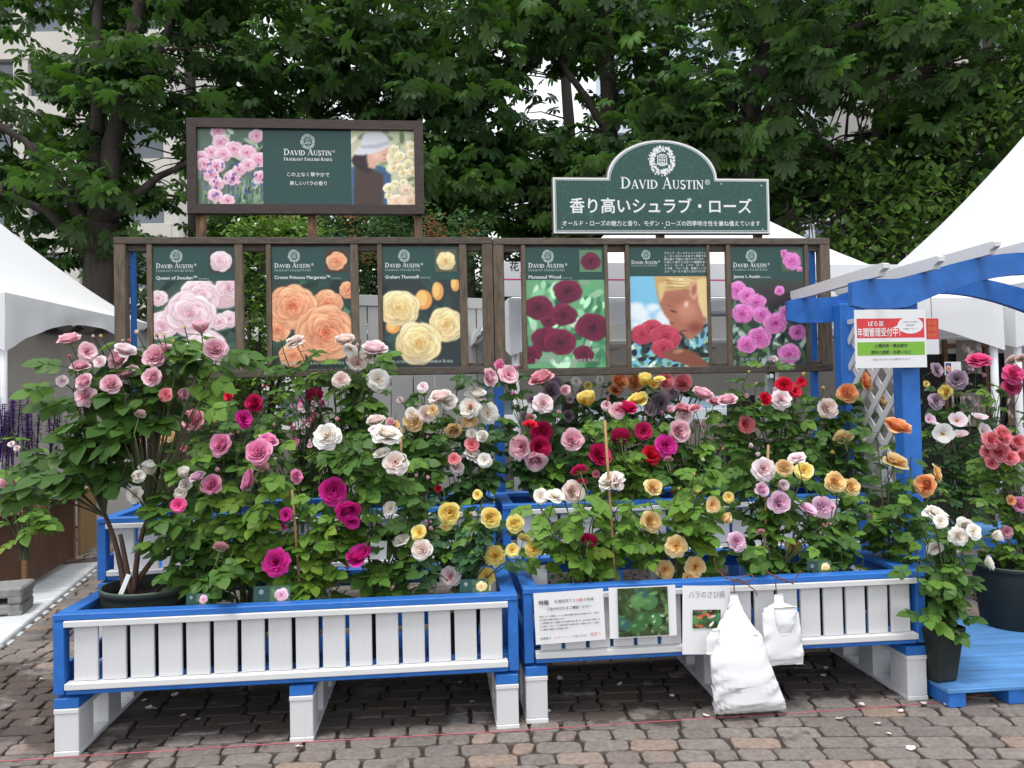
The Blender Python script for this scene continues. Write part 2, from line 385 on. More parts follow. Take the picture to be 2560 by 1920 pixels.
def emblem_to(mb, x, z, r, y=0, seed=3, mi=0):
    """a wreath of small flower and leaf shapes round a little shield"""
    g = random.Random(seed); j = 0
    for ring, (n, rr, bs) in enumerate(((26, .86, .15), (22, .68, .13), (30, .97, .08))):
        for k in range(n):
            a = 2 * math.pi * (k + g.random() * .6) / n; q = r * rr * (1 + g.uniform(-.06, .06)) * (1.0 if abs(math.cos(a)) < .8 else .96)
            cx, cz = x + q * math.cos(a) * .94, z + q * math.sin(a); b = r * bs * g.uniform(.7, 1.2); m = g.choice((4, 5, 6)); ph = g.random() * 6
            pts = [(cx + b * (1 if i % 2 else .55) * math.cos(ph + math.pi * i / m), y - .00002 * (j % 9), cz + b * (1 if i % 2 else .55) * math.sin(ph + math.pi * i / m)) for i in range(2 * m)]
            mb.add(pts, [tuple(range(2 * m))], mi); j += 1
    def q(x0, z0, x1, z1): mb.add([(x + x0 * r, y, z + z0 * r), (x + x1 * r, y, z + z0 * r), (x + x1 * r, y, z + z1 * r), (x + x0 * r, y, z + z1 * r)], [(0, 1, 2, 3)], mi)
    q(-.34, .3, .34, .36); q(-.34, -.2, .34, -.13); q(-.34, -.13, -.28, .3); q(.28, -.13, .34, .3); q(-.03, -.13, .03, .3)
    for sx in (-.17, .14): q(sx - .07, .02, sx + .09, .1); q(sx - .07, .17, sx + .09, .23); q(sx - .02, -.1, sx + .04, .02)
    q(-.42, -.28, .42, -.22); q(-.2, -.36, .2, -.3); q(-.22, .4, .22, .45)

# ------------------------------------------------------------------ the ground: brick paving
def pave_y(x, y): return y + .02 * x - .0175 * x * x
PAVEM = M('paving_brick', (.185, .155, .138), .85, .16, 26, objvar=0, bump=.5, bscale=70)
def paver_mat():
    m, nt, b = nodes('brick_paver')
    oi = nt.nodes.new('ShaderNodeObjectInfo'); at = nt.nodes.new('ShaderNodeAttribute'); at.attribute_name = 'tint'
    k = math_n(nt, 'FRACT', math_n(nt, 'ADD', oi.outputs['Random'], at.outputs['Fac']))
    cr = nt.nodes.new('ShaderNodeValToRGB'); e = cr.color_ramp.elements
    e[0].position = 0; e[0].color = (.21, .18, .165, 1); e[1].position = 1; e[1].color = (.33, .245, .195, 1)
    for p, c in ((.3, (.25, .225, .205)), (.55, (.29, .25, .225)), (.78, (.235, .195, .178)), (.9, (.36, .285, .24))):
        x = e.new(p); x.color = (*c, 1)
    nt.links.new(k, cr.inputs[0])
    c = mixrgb(nt, ramp(nt, noise(nt, 45, detail=6, coord='World'), .3, .7), (.56, .56, .56), (.92, .92, .92)); c = mixrgb(nt, 1, cr.outputs[0], c, 'MULTIPLY')
    # wet patches on the bricks, with shade under the planters painted into the colour
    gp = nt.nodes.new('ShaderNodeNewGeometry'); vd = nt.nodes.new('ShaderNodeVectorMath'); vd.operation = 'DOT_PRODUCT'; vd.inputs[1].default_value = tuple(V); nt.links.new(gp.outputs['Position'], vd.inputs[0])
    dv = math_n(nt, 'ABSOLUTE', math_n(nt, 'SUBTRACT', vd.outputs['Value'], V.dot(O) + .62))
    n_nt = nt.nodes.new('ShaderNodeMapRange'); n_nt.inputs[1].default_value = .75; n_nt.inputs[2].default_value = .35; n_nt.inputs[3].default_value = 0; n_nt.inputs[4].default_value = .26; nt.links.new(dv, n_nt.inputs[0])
    wet_shade = ramp(nt, math_n(nt, 'ADD', noise(nt, 3.2, detail=5, coord='World', rough=.6), n_nt.outputs[0]), .60, .67)
    c = mixrgb(nt, math_n(nt, 'MULTIPLY', wet_shade, .75), c, (.040, .028, .023))
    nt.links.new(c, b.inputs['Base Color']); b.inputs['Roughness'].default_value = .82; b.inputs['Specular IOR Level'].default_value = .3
    bn = nt.nodes.new('ShaderNodeBump'); bn.inputs['Strength'].default_value = .5; bn.inputs['Distance'].default_value = .003
    nt.links.new(noise(nt, 110, detail=5, coord='World'), bn.inputs['Height']); nt.links.new(bn.outputs[0], b.inputs['Normal'])
    return m
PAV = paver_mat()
JOINT = M('sandy_joint', (.052, .042, .034), .95, .4, 40, coord='World', bump=.8, bscale=120)
gm = MB()
gm.add([(-90, -30, 0), (90, -30, 0), (90, 140, 0), (-90, 140, 0)], [(0, 1, 2, 3)])
ground = obj('pavement', gm.mesh('pavement', JOINT)); ground['kind'] = 'structure'; ground['label'] = 'brown and grey brick paving with dark sandy joints'
def paver_geo(L, g, tint=None):
    W_ = .094; k = .018
    c = [(-L / 2 + k, -W_ / 2), (L / 2 - k, -W_ / 2), (L / 2, -W_ / 2 + k), (L / 2, W_ / 2 - k), (L / 2 - k, W_ / 2), (-L / 2 + k, W_ / 2), (-L / 2, W_ / 2 - k), (-L / 2, -W_ / 2 + k)]
    c = [(x + g.uniform(-.006, .006), y + g.uniform(-.0035, .0035)) for x, y in c]
    sk = g.uniform(-.10, .10)
    c = [(x + sk * y * 2, y) for x, y in c]
    v = [(x, y, -.004) for x, y in c] + [(x, y, .0105) for x, y in c] + [(x * .955, y * .92, .0155) for x, y in c]
    f = [(i, (i + 1) % 8, 8 + (i + 1) % 8, 8 + i) for i in range(8)] + [(8 + i, 8 + (i + 1) % 8, 16 + (i + 1) % 8, 16 + i) for i in range(8)] + [tuple(range(16, 24))]
    return v, f
pv = []
g = random.Random(5)
for row in range(90):
    y0 = 2.55 + row * .104
    x = -6.5 + g.random() * .2
    while x < 5.2:
        L = g.choice((.098, .145, .145, .19, .19, .21)) * g.uniform(.93, 1.05)
        xc = x + L / 2; x += L + .011
        yy = pave_y(xc, y0)
        px = 1280 + F * xc / yy
        if -60 < px < 2620 and yy < 9.5: pv.append((yy + abs(xc) * .1, xc, yy, L - .002, math.atan(.02 - .035 * xc)))
def hidden(xc, yy):   # under the planters or the deck, far in: shows little
    return (yy > 4.1 and -2.1 < xc < 2.6)
pv.sort(key=lambda t: t[0] + (3 if hidden(t[1], t[2]) else 0))
pmesh = {}
for L in (.096, .143, .19, .208):
    for q in range(4):
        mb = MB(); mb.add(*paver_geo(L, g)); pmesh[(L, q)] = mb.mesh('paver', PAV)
big = MB(); bt = []
for i, (_, xc, yy, L, an) in enumerate(pv):
    Lk = min((.096, .143, .19, .208), key=lambda t: abs(t - L))
    dz = g.uniform(-.002, .002)
    if i < 300:
        obj('paver', pmesh[(Lk, g.randrange(4))], ground, (xc, yy, dz), (g.uniform(-.012, .012), g.uniform(-.01, .01), an + g.uniform(-.02, .02)), (L / Lk, 1, 1))
    else:
        v, f = paver_geo(L, g); c, s = math.cos(an), math.sin(an); tt = g.random()
        big.add([(xc + a * c - b * s, yy + a * s + b * c, z + dz) for a, b, z in v], f); bt += [tt] * len(v)
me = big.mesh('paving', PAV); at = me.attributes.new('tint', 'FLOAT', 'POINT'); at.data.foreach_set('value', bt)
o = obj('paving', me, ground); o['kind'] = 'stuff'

# ------------------------------------------------------------------ slatted planters on pallet runners
def planter(name, label, u0, u1, v0, depth, top, h, leg, nsl, legs_at, worn=False, runner=True):
    w = u1 - u0; t = thing(name, label, 'planter', S(u0, v0, 0), A, 'blue and white slatted planters')
    bl = BLUEX if worn else BLUE
    P = lambda n, c, d, m, p=t, **k: part(n, MB().box(c, d, k.pop('ch', .003), **k), m, p)
    zb = top - h
    # top boards
    P('top_board', (w / 2, .035, top - .0135), (w, .07, .027), BLUEX)
    P('top_board', (w / 2, depth - .035, top - .0135), (w, .07, .027), BLUE)
    for x in (.035, w - .035): P('top_board', (x, depth / 2, top - .0145), (.07, depth - .142, .027), BLUE)
    for x in (.0225, w - .0225):
        for y in (.0275, depth - .0275): P('corner_post', (x, y + .004, (zb + top - .028) / 2), (.045, .055, h - .03), BLUE)
    # front: white rails and slats
    x0, x1 = .048, w - .046
    P('rail', ((x0 + x1) / 2, .004, top - .028 - .014), (x1 - x0, .026, .027), WHITEX)
    P('rail', ((x0 + x1) / 2, .012, zb + .0375), (x1 - x0 - .008, .05, .028), WHITEX)
    P('bottom_board', ((x0 + x1) / 2, .030, zb + .011), (x1 - x0 - .01, .058, .021), bl)
    zs0, zs1 = zb + .0525, top - .042
    pitch = (x1 - x0 - .04) / nsl; sw = pitch * .845
    sm = MB().box((0, 0, 0), (sw, .018, zs1 - zs0), .003).mesh('slat', WHITE)
    for i in range(nsl):
        obj('slat', sm, t, (x0 + .028 + pitch * (i + .46), .026 + rng.uniform(-.002, .002), (zs0 + zs1) / 2), (rng.uniform(-.006, .006), rng.uniform(-.004, .004), 0))
    # side and back
    for x in (.02, w - .02):
        for k in range(2): P('side_board', (x, depth / 2, zb + .05 + k * (h - .12) + .02), (.02, depth - .12, .09), BLUE)
    for k in range(2): P('back_board', (w / 2, depth - .02, zb + .05 + k * (h - .12) + .02), (w - .1, .02, .09), BLUE)
    nb = max(4, int(depth / .16))
    for k in range(nb): P('floor_board', (w / 2, .06 + (depth - .12) * (k + .5) / nb, zb - .004), (w - .01, (depth - .12) / nb * .92, .02), BLUE)
    # pallet runners
    for x in legs_at:
        wd = .104
        P('cross_block', (x, depth / 2, zb - .036), (wd - .002, depth - .006, .043), BLUE)
        lg = zb - .058
        P('runner_top', (x, depth / 2, lg - .011), (wd, depth, .021), WHITEX)
        P('runner_base', (x, depth / 2, .0225), (wd, depth, .022), WHITEX)
        for y in (.075, depth / 2, depth - .075): P('leg_block', (x, y, (lg - .0225 + .034) / 2), (wd - .004, .142, lg - .0225 - .034 + .001), WHITE)
    return t
planter('slatted_planter', 'blue and white slatted planter holding the round black pot, in the front row', -2.03, -.022, 0, .74, .617, .345, .22, 16, (.054, 1.04, 2.008 - .055))
planter('slatted_planter', 'blue and white slatted planter with paper notices and white bags hung on its slats', .008, 1.968, .045, .74, .630, .345, .22, 16, (.054, 1.0, 1.96 - .055), True)
planter('slatted_planter', 'raised blue and white planter standing behind the planter with the round pot', -2.19, -.06, .80, .62, .912, .33, .5, 16, (.054, 1.06, 2.13 - .055))
planter('slatted_planter', 'raised blue and white planter standing behind the planter with the notices', -.02, 2.12, .80, .62, .912, .33, .5, 16, (.054, 1.06, 2.14 - .055))

# ------------------------------------------------------------------ display frames
VF = 1.42; FK = 0.0
def UF(px, py=780): return uz(px, py, VF)[0]
def frame(label, ul, ur, stiles, blue_at, ztop, zbot):
    t = thing('poster_rack', label, 'frame', S(ul, VF, 0), A, 'brown poster frames')
    w = ur - ul
    P = lambda n, x0, x1, z0, z1, y, d, m: part(n, MB().box(((x0 + x1) / 2, y, (z0 + z1) / 2), (x1 - x0, d, z1 - z0), .003), m, t)
    P('top_rail', 0, w, ztop - .042, ztop, 0, .07, DWOOD)
    P('bottom_rail', 0, w, zbot, zbot + .045, 0, .07, DWOOD)
    P('end_post', 0, .068, zbot + .045, ztop - .042, 0, .066, DWOODV); P('end_post', w - .068, w, zbot + .045, ztop - .042, 0, .066, DWOODV)
    P('inner_rail', .068, w - .068, ztop - .082, ztop - .042, .012, .035, DWOOD); P('inner_rail', .068, w - .068, zbot + .045, zbot + .07, .012, .035, DWOOD)
    for a, b in stiles: P('stile', a - ul, b - ul, zbot + .045, ztop - .044, -.012, .04, DWOODV)
    for a, b in blue_at: P('blue_post', a - ul, b - ul, .02, ztop - .05, .062, .05, BLUE)
    return t
ul0, um0, ur0 = UF(291), UF(1234), UF(2073)
L_ST = [(372, 386), (591, 611), (669, 681.5), (879, 898), (946, 958), (1150, 1169)]
R_ST = [(1304, 1315), (1511, 1520), (1564, 1573.5), (1766, 1774), (1815, 1826), (2010, 2019)]
frame('weathered brown frame of posters with the pale pink, coral and golden roses', ul0, um0 - .002, [(UF(a), UF(b)) for a, b in L_ST], [(UF(320), UF(329)), (UF(1211), UF(1217))], 2.545, 1.672)
frame('weathered brown frame of posters with the dark red roses and a blonde woman', um0 + .002, ur0, [(UF(a), UF(b)) for a, b in R_ST], [(UF(1232), UF(1257)), (UF(2036), UF(2049))], 2.54, 1.65)

# ---- painted prints (small colour grids made in code)
class Img:
    def __init__(s, w, h, bg):
        s.w, s.h = w, h; s.a = np.zeros((h, w, 3)) + np.array(bg); s.Y, s.X = np.mgrid[0:h, 0:w].astype(float)
    def put(s, m, c): s.a = s.a * (1 - m[..., None]) + np.asarray(c) * m[..., None]
    def ell(s, cx, cy, rx, ry, c, ang=0, soft=.18):
        dx, dy = s.X - cx, s.Y - cy; ca, sa = math.cos(ang), math.sin(ang)
        d = np.hypot((dx * ca + dy * sa) / rx, (-dx * sa + dy * ca) / ry)
        s.put(np.clip((1 - d) / soft, 0, 1), c)
    def poly(s, pts, c, soft=1.2):
        m = np.zeros((s.h, s.w), bool); n = len(pts); j = n - 1
        for i in range(n):
            xi, yi = pts[i]; xj, yj = pts[j]
            if yi != yj: m ^= ((yi > s.Y) != (yj > s.Y)) & (s.X < (xj - xi) * (s.Y - yi) / (yj - yi) + xi)
            j = i
        m = m.astype(float)
        for _ in range(int(soft)): m = (m + np.roll(m, 1, 0) + np.roll(m, -1, 0) + np.roll(m, 1, 1) + np.roll(m, -1, 1)) / 5
        s.put(m, c)
    def rose(s, cx, cy, r, pal, g, asp=1.0, ang=0.0, rings=9):
        deep, mid, lite = [np.array(p) for p in pal]
        for i in range(rings):
            rr = 1 - .9 * i / (rings - 1); n = int(4 + rr * 5); ph = g.random() * 6.3
            for k in range(n):
                a = ph + 2 * math.pi * k / n + g.uniform(-.25, .25); q = rr * r * .5
                ox, oy = q * math.cos(a), q * math.sin(a) * asp
                ca, sa = math.cos(ang), math.sin(ang); ox, oy = ox * ca - oy * sa, ox * sa + oy * ca
                pr = rr * r * g.uniform(.46, .58)
                dx, dy = s.X - cx - ox, s.Y - cy - oy
                d = np.hypot(dx, dy / max(.5, asp)) / pr
                sh = np.clip((1.10 - d) / .16, 0, 1) * .22
                s.a = s.a * (1 - sh[..., None]) + (deep * .8) * sh[..., None]
                m = np.clip((1 - d) / .14, 0, 1)
                t = np.clip(np.hypot(s.X - cx, (s.Y - cy) / asp) / (rr * r + 1e-6), 0, 1.1) ** 1.6
                base = deep + (mid - deep) * np.clip(t * 1.7, 0, 1)[..., None]
                col = base + (lite - base) * np.clip(t * 1.25 - .35 + .3 * (rr - .5), 0, 1)[..., None]
                col = np.clip(col * (.86 + .2 * np.clip(d, 0, 1)[..., None] ** 2 + g.uniform(-.09, .09) - .12 * np.clip((s.Y - cy) / r, -1, 1)[..., None]), 0, 1)
                s.a = s.a * (1 - m[..., None]) + col * m[..., None]
    def leaves(s, n, cols, g, size, y0=0, y1=1):
        for _ in range(n):
            c = np.array(g.choice(cols)) * g.uniform(.7, 1.2); s.ell(g.uniform(0, s.w), g.uniform(y0, y1) * s.h, size * g.uniform(.6, 1.3), size * g.uniform(.3, .55), np.clip(c, 0, 1), g.uniform(0, 3.1), .3)
    def mesh(s, name, w, h, mat=None):
        H, Wd = s.h, s.w
        xs = np.linspace(0, w, Wd); zs = np.linspace(h, 0, H)
        gx, gz = np.meshgrid(xs, zs); v = np.stack([gx, np.zeros_like(gx), gz], -1).reshape(-1, 3)
        i = np.arange(H * Wd).reshape(H, Wd); f = np.stack([i[1:, :-1], i[1:, 1:], i[:-1, 1:], i[:-1, :-1]], -1).reshape(-1, 4)
        a = np.clip(s.a, 0, 1); a = np.where(a <= .04045, a / 12.92, ((a + .055) / 1.055) ** 2.4)
        rgba = np.concatenate([a.reshape(-1, 3), np.ones((H * Wd, 1))], 1)
        return npmesh(name, v, f, mat or printmat(), rgba, False, 'ink')
def rgb(h): return tuple(int(h[i:i + 2], 16) / 255 for i in (0, 2, 4))
def pal(a, b, c): return (rgb(a), rgb(b), rgb(c))
PINKP = pal('d8708a', 'f0b8c4', 'fbeaee'); ORP = pal('c83c1e', 'e8805a', 'fcc49a'); YEP = pal('e8953a', 'f6cb7a', 'fdeec0')
DRP = pal('1a030a', '470c20', '84244c'); MGP = pal('8a1a6a', 'c83a9a', 'f0a0d8'); PKP = pal('c8527e', 'ee9cba', 'fbdce6')

def poster(label, pxl, pxr, zt, zb, photo, inset, lines, split=.27, para=None):
    ul, ur = UF(pxl), UF(pxr); w, h = ur - ul, zt - zb
    t = thing('poster', label, 'poster', S(ul, VF - .02, zb), A, 'rose posters in the brown frames')
    part('panel', MB().box((w / 2, .006, h / 2), (w, .012, h), .001), GREENP, t)
    ph = photo.mesh('photograph', w - .002, h * (1 - split) - .001); obj('photograph', ph, t, (.001, -.0015, .001))
    L = MB(); E_ = MB()
    if not para:
        iw, ih = w * .285, h * .185
        obj('inset_picture', inset.mesh('inset_picture', iw, ih), t, (w * .685, -.0015, h * .795))
        emblem_to(E_, w * .285, h * .927, w * .082, -.0016, mi=0)
        serif_to(L, 'DAVID AUSTIN', w * .037, h * .832, w * .455, -.0016, 'L')
        text_to(L, '®', w * .50, h * .848, h=.022, y=-.0016)
        serif_to(L, 'FRAGRANT ENGLISH ROSES', w * .037, h * .803, w * .46, -.0016, 'L', .8, .9, 1)
        text_to(L, lines[0], w * .037, h * .742, w=w * lines[1], y=-.0016, bold=.012)
        text_to(L, lines[2], w * (.055 + lines[1]), h * .742, w=w * .125, y=-.0016, mi=1)
        serif_to(L, 'BEAUTIFUL FRAGRANT SHRUB ROSES', w * .5, h * .052, w * .80, -.003, 'C', .8, 1.1, 1)
    else:
        emblem_to(E_, w * .22, h * .938, w * .062, -.0016)
        serif_to(L, 'DAVID AUSTIN', w * .03, h * .862, w * .335, -.0016, 'L'); text_to(L, '®', w * .372, h * .874, h=.018, y=-.0016)
        serif_to(L, 'FRAGRANT ENGLISH ROSES', w * .03, h * .842, w * .335, -.0016, 'L', .8, .9, 1)
        for k, s in enumerate(para): text_to(L, s, w * .455, h * (.944 - .0255 * k), w=w * .51 * len(s) / 15, y=-.0016, res=1)
    part('emblem', E_, PALEINK, t); part('lettering', L, [WHITEINK, PALEINK], t)
    return t
g = random.Random(21)
GB = [rgb('3c6b4a'), rgb('2a4a3c'), rgb('5d8a5a'), rgb('1e3430')]
W0, H0 = 96, 108
p1 = Img(W0, H0, rgb('3a5248')); p1.leaves(60, GB, g, 13); p1.ell(80, 20, 26, 14, rgb('dbb9bb')); p1.ell(25, 100, 60, 22, rgb('2c3a3a'), soft=.8); p1.ell(80, 95, 50, 30, rgb('34403e'), soft=.8)
for cx, cy, r in ((88, 8, 17), (6, 20, 11), (54, 17, 24), (88, 45, 12), (10, 52, 20), (76, 48, 12), (42, 38, 31), (60, 80, 28)): p1.rose(cx, cy, r, PINKP, g, .85, .2)
i1 = Img(36, 36, rgb('3a3a38')); i1.rose(18, 18, 17, PINKP, g, .95)
p2 = Img(W0, H0, rgb('2c4038')); p2.leaves(50, [rgb('35604a'), rgb('24403a'), rgb('4a7a60')], g, 12); p2.ell(20, 96, 50, 26, rgb('2a2c30'), soft=.7)
for cx, cy, r in ((92, 12, 12), (6, 58, 16), (66, 28, 20), (24, 30, 30), (24, 88, 17), (64, 62, 38)): p2.rose(cx, cy, r, ORP, g, .9, .3)
i2 = Img(36, 36, rgb('4a3a2c')); i2.rose(17, 18, 16, ORP, g, .95)
p3 = Img(W0, H0, rgb('2b3638')); p3.leaves(45, [rgb('37504c'), rgb('2a3a3a'), rgb('45625a')], g, 12); p3.ell(50, 100, 70, 18, rgb('30353a'), soft=.8)
for cx, cy, rx, ry in ((68, 14, 8, 12), (90, 6, 6, 9), (50, 24, 12, 13), (12, 56, 10, 9)): p3.ell(cx, cy, rx, ry, rgb('eaa45a')); p3.ell(cx - 2, cy - 2, rx * .6, ry * .8, rgb('f6c878'))
for cx, cy, r in ((20, 34, 26), (78, 54, 23), (44, 76, 30)): p3.rose(cx, cy, r, YEP, g, .9, .2)
i3 = Img(36, 36, rgb('5a5a48')); i3.rose(18, 18, 16, YEP, g, .95)
p4 = Img(W0, H0, rgb('6aa878')); p4.leaves(90, [rgb('8cc89a'), rgb('4f9a6a'), rgb('a8d8b0'), rgb('3c7a58'), rgb('bfe0c0')], g, 10)
for cx, cy, r in ((50, 14, 18), (14, 34, 19), (44, 42, 17), (26, 50, 10), (80, 58, 22), (24, 72, 20), (40, 76, 20), (68, 90, 13), (4, 90, 14)): p4.rose(cx, cy, r, DRP, g, .8, .1)
i4 = Img(36, 36, rgb('5c8a66')); i4.rose(18, 18, 16, DRP, g, .9)
p5 = Img(W0, 118, rgb('7fc2e2'))
for k in range(22): p5.ell(g.uniform(0, 46), g.uniform(34, 62), g.uniform(8, 16), g.uniform(5, 9), rgb('e8f2f6'), soft=.8)
p5.leaves(120, [rgb('2d5a40'), rgb('4d8a66'), rgb('8fc0a0'), rgb('1c3028'), rgb('c8e0d0')], g, 6, .66, 1)
p5.leaves(40, [rgb('26323a'), rgb('4a6a72'), rgb('1a2226')], g, 8, .55, .9)
p5.poly([(30, 0), (96, 0), (96, 52), (86, 60), (40, 30), (34, 26)], rgb('c8a468'))
for k in range(40):
    x = g.uniform(46, 92); p5.ell(x, g.uniform(1, 15) + (x - 46) * .12, g.uniform(8, 14), 1.3, rgb(g.choice(('e9d29a', 'b08a50', 'f4e6bd', 'd8b878'))), .12 + g.uniform(-.15, .2), .8)
p5.poly([(33, 20), (36, 36), (41, 48), (47, 56), (49, 66), (54, 70), (62, 72), (67, 78), (74, 82), (84, 74), (94, 58), (94, 40), (84, 22), (70, 16), (50, 19)], rgb('b0705a'), 2)
p5.ell(70, 44, 18, 18, rgb('c88a70'), soft=.7); p5.ell(56, 30, 16, 10, rgb('a86a52'), soft=.8); p5.ell(80, 66, 14, 10, rgb('8a4a3a'), soft=.8)
p5.poly([(74, 6), (84, 8), (84, 24), (79, 32), (73, 24)], rgb('d8a080'), 2); p5.ell(79, 18, 4, 9, rgb('a86a55'), .2, .5)
p5.poly([(84, 4), (96, 2), (96, 54), (90, 52), (84, 34)], rgb('e6cc92'), 2); p5.ell(53, 45, 6, 1.6, rgb('4a221c'), .35, .6); p5.ell(48, 38, 6, 1.2, rgb('8a5a3a'), .5, .6); p5.ell(51, 60, 3, 2, rgb('8a4a3c'), .5, .8); p5.poly([(34, 10), (46, 6), (42, 22), (37, 34), (35, 26)], rgb('dcc084'), 2); p5.ell(65, 70, 6, 1.3, rgb('7a3030'), -.1, .5); p5.ell(69, 36, 4, 6, rgb('f0d0b8'), .2, .8)
for cx, cy, r in ((14, 74, 16), (26, 66, 14), (42, 78, 20), (40, 92, 16)): p5.rose(cx, cy, r, pal('6a1018', 'a8263a', 'd0506a'), g, .8, .1)
p5.poly([(38, 98), (52, 92), (70, 94), (82, 100), (96, 114), (96, 118), (76, 118), (58, 110), (44, 106)], rgb('8a4f3e'), 2); p5.ell(58, 96, 9, 4, rgb('b8806a'), -.2, .6)
p6 = Img(W0, H0, rgb('35463c')); p6.ell(60, 22, 50, 26, rgb('3a3436'), soft=.6); p6.leaves(110, [rgb('4a6a58'), rgb('8aa898'), rgb('2c3a38'), rgb('b8c8c0'), rgb('5a7a4a')], g, 8, .3, 1)
for cx, cy, r in ((8, 14, 14), (20, 20, 12), (32, 28, 13), (14, 42, 15), (38, 44, 12), (56, 54, 16), (34, 72, 16), (18, 80, 13), (84, 66, 12), (72, 92, 15), (62, 14, 7), (70, 40, 9)): p6.rose(cx, cy, r, MGP, g, .85)
i6 = Img(36, 36, rgb('4a5a48')); i6.rose(18, 18, 16, MGP, g, .95); i6.rose(5, 6, 7, MGP, g); i6.rose(32, 33, 6, MGP, g)
ZT, ZB = 2.486, 1.706
poster('green poster with large pale pink roses and a small pale pink picture', 387, 590, ZT, ZB, p1, i1, ('Queen of Sweden™', .50, '(Austiger)'))
poster('green poster with large coral orange roses', 682, 879, ZT, ZB, p2, i2, ('Crown Princess Margareta™', .70, '(Auswinter)'))
poster('green poster with golden yellow roses on a dark ground', 958, 1149.5, ZT, ZB, p3, i3, ('Graham Thomas®', .44, '(Ausmas)'))
poster('green poster with dark crimson roses among bright leaves', 1315, 1511, ZT - .005, ZB - .008, p4, i4, ('Munstead Wood', .41, '(Ausbernard)'))
poster('poster of a blonde woman smelling dark red roses', 1573.5, 1766, ZT - .005, ZB - .018, p5, None, None, .24,
       ['デビッド・オースチンのイングリッシ', 'ュ・ローズはその丈夫さと芳醇で多', '様な香りで幅広く知られています。そ', 'の芳しい香りには五つの種類があり、', 'ティー・ローズ、ムスク・ローズ、ミ', 'ルラ香、フルーツ香、素晴らしいオー', 'ルド・ローズの香りに分けられます。'])
poster('green poster with magenta pink roses beside the blue beam', 1826, 2010, ZT - .005, ZB - .018, p6, i6, ('James L Austin', .36, '(Auspike)'))

# ---- wide billboard over the first frame
ub0, zb1 = uz(470, 297, VF); ub1, _ = uz(1057, 310, VF); zb0 = uz(770, 537, VF)[1]; zb1 = uz(770, 303, VF)[1]
bw, bh = ub1 - ub0, zb1 - zb0
t = thing('billboard', 'wide dark framed billboard with pink roses and a woman in a white hat', 'sign', S(ub0, VF, 2.50), A)
zo = zb0 - 2.50
fw = .058
def mitre(x0, z0, x1, z1, inner, y0=-.035, y1=.02):   # one mitred frame board
    mb = MB(); a = [(x0, z0), (x1, z1)]; i = inner
    v = [(x0, y0, z0), (x1, y0, z1), (i[1][0], y0, i[1][1]), (i[0][0], y0, i[0][1])]; v += [(x, y1, z) for x, _, z in v]
    return mb.add(v, [(0, 1, 2, 3), (7, 6, 5, 4), (0, 4, 5, 1), (1, 5, 6, 2), (2, 6, 7, 3), (3, 7, 4, 0)])
e = .0008
part('frame_board', mitre(e, zo + bh, bw - e, zo + bh, ((fw, zo + bh - fw), (bw - fw, zo + bh - fw))), UMBER, t)
part('frame_board', mitre(e, zo, bw - e, zo, ((fw, zo + fw), (bw - fw, zo + fw))), UMBER, t)
part('frame_board', mitre(0, zo + e, 0, zo + bh - e, ((fw - e, zo + bh - fw - e)[::1] and (fw - e, zo + fw + e), (fw - e, zo + bh - fw - e))), UMBER, t)
part('frame_board', mitre(bw, zo + e, bw, zo + bh - e, ((bw - fw + e, zo + fw + e), (bw - fw + e, zo + bh - fw - e))), UMBER, t)
pw_, ph_ = bw - 2 * fw + .01, bh - 2 * fw + .01
part('panel', MB().box((bw / 2, .0, zo + bh / 2), (pw_, .02, ph_), .001), GREENP, t)
g = random.Random(4)
q1 = Img(76, 90, rgb('5a7060')); q1.leaves(60, [rgb('4a6a50'), rgb('8aa07a'), rgb('33453c'), rgb('b8c8b0')], g, 8)
for k in range(60): x = g.uniform(0, 76); q1.ell(x, g.uniform(64, 90), .8, 12, rgb(g.choice(('7a9a7a', '4a6a55', '9ab89a'))), .1, .7)
for cx, cy, r in ((24, 4, 9), (68, 8, 9), (27, 16, 10), (16, 28, 9), (42, 24, 11), (30, 30, 10), (57, 28, 11), (4, 34, 9), (70, 36, 10), (8, 42, 9), (22, 44, 10), (16, 54, 10), (40, 58, 11), (58, 42, 9), (48, 48, 8), (22, 64, 9), (20, 78, 9), (34, 84, 9), (72, 56, 9)): q1.rose(cx, cy, r, PKP, g, .9, rings=6)
for k in range(70): q1.ell(g.uniform(4, 76), g.uniform(40, 80), 1.6, 2.2, rgb(g.choice(('5a5a9a', '7878b4', '484a86'))), 0, .5)
q2 = Img(76, 90, rgb('c8c8a8')); q2.leaves(60, [rgb('a8b890'), rgb('8aa070'), rgb('e8e8d0')], g, 7)
q2.poly([(0, 44), (12, 40), (34, 42), (46, 46), (48, 90), (0, 90)], rgb('3d5f86'), 2); q2.poly([(4, 46), (14, 42), (38, 52), (36, 90), (2, 90)], rgb('4a3a34'), 2)
q2.ell(12, 36, 12, 11, rgb('3a2a28')); q2.poly([(0, 36), (10, 24), (26, 24), (28, 44), (20, 52), (6, 44)], rgb('33262a'), 2)
q2.poly([(20, 24), (44, 18), (46, 24), (44, 34), (38, 38), (30, 38), (28, 46), (20, 44), (18, 32)], rgb('dcae98'), 2); q2.ell(30, 30, 8, 7, rgb('eac4b0'), 0, .8); q2.ell(39, 29, 2, 1, rgb('7a4a40'), 0, .6); q2.ell(40, 34, 3, 1, rgb('c06a6a'), 0, .6)
q2.poly([(2, 28), (10, 20), (14, 6), (20, 2), (34, 1), (42, 5), (46, 14), (47, 18), (36, 24), (24, 28), (10, 30)], rgb('dcdce2'), 2); q2.poly([(12, 18), (30, 16), (45, 12), (46, 16), (30, 22), (12, 22)], rgb('b8b8c4'), 2)
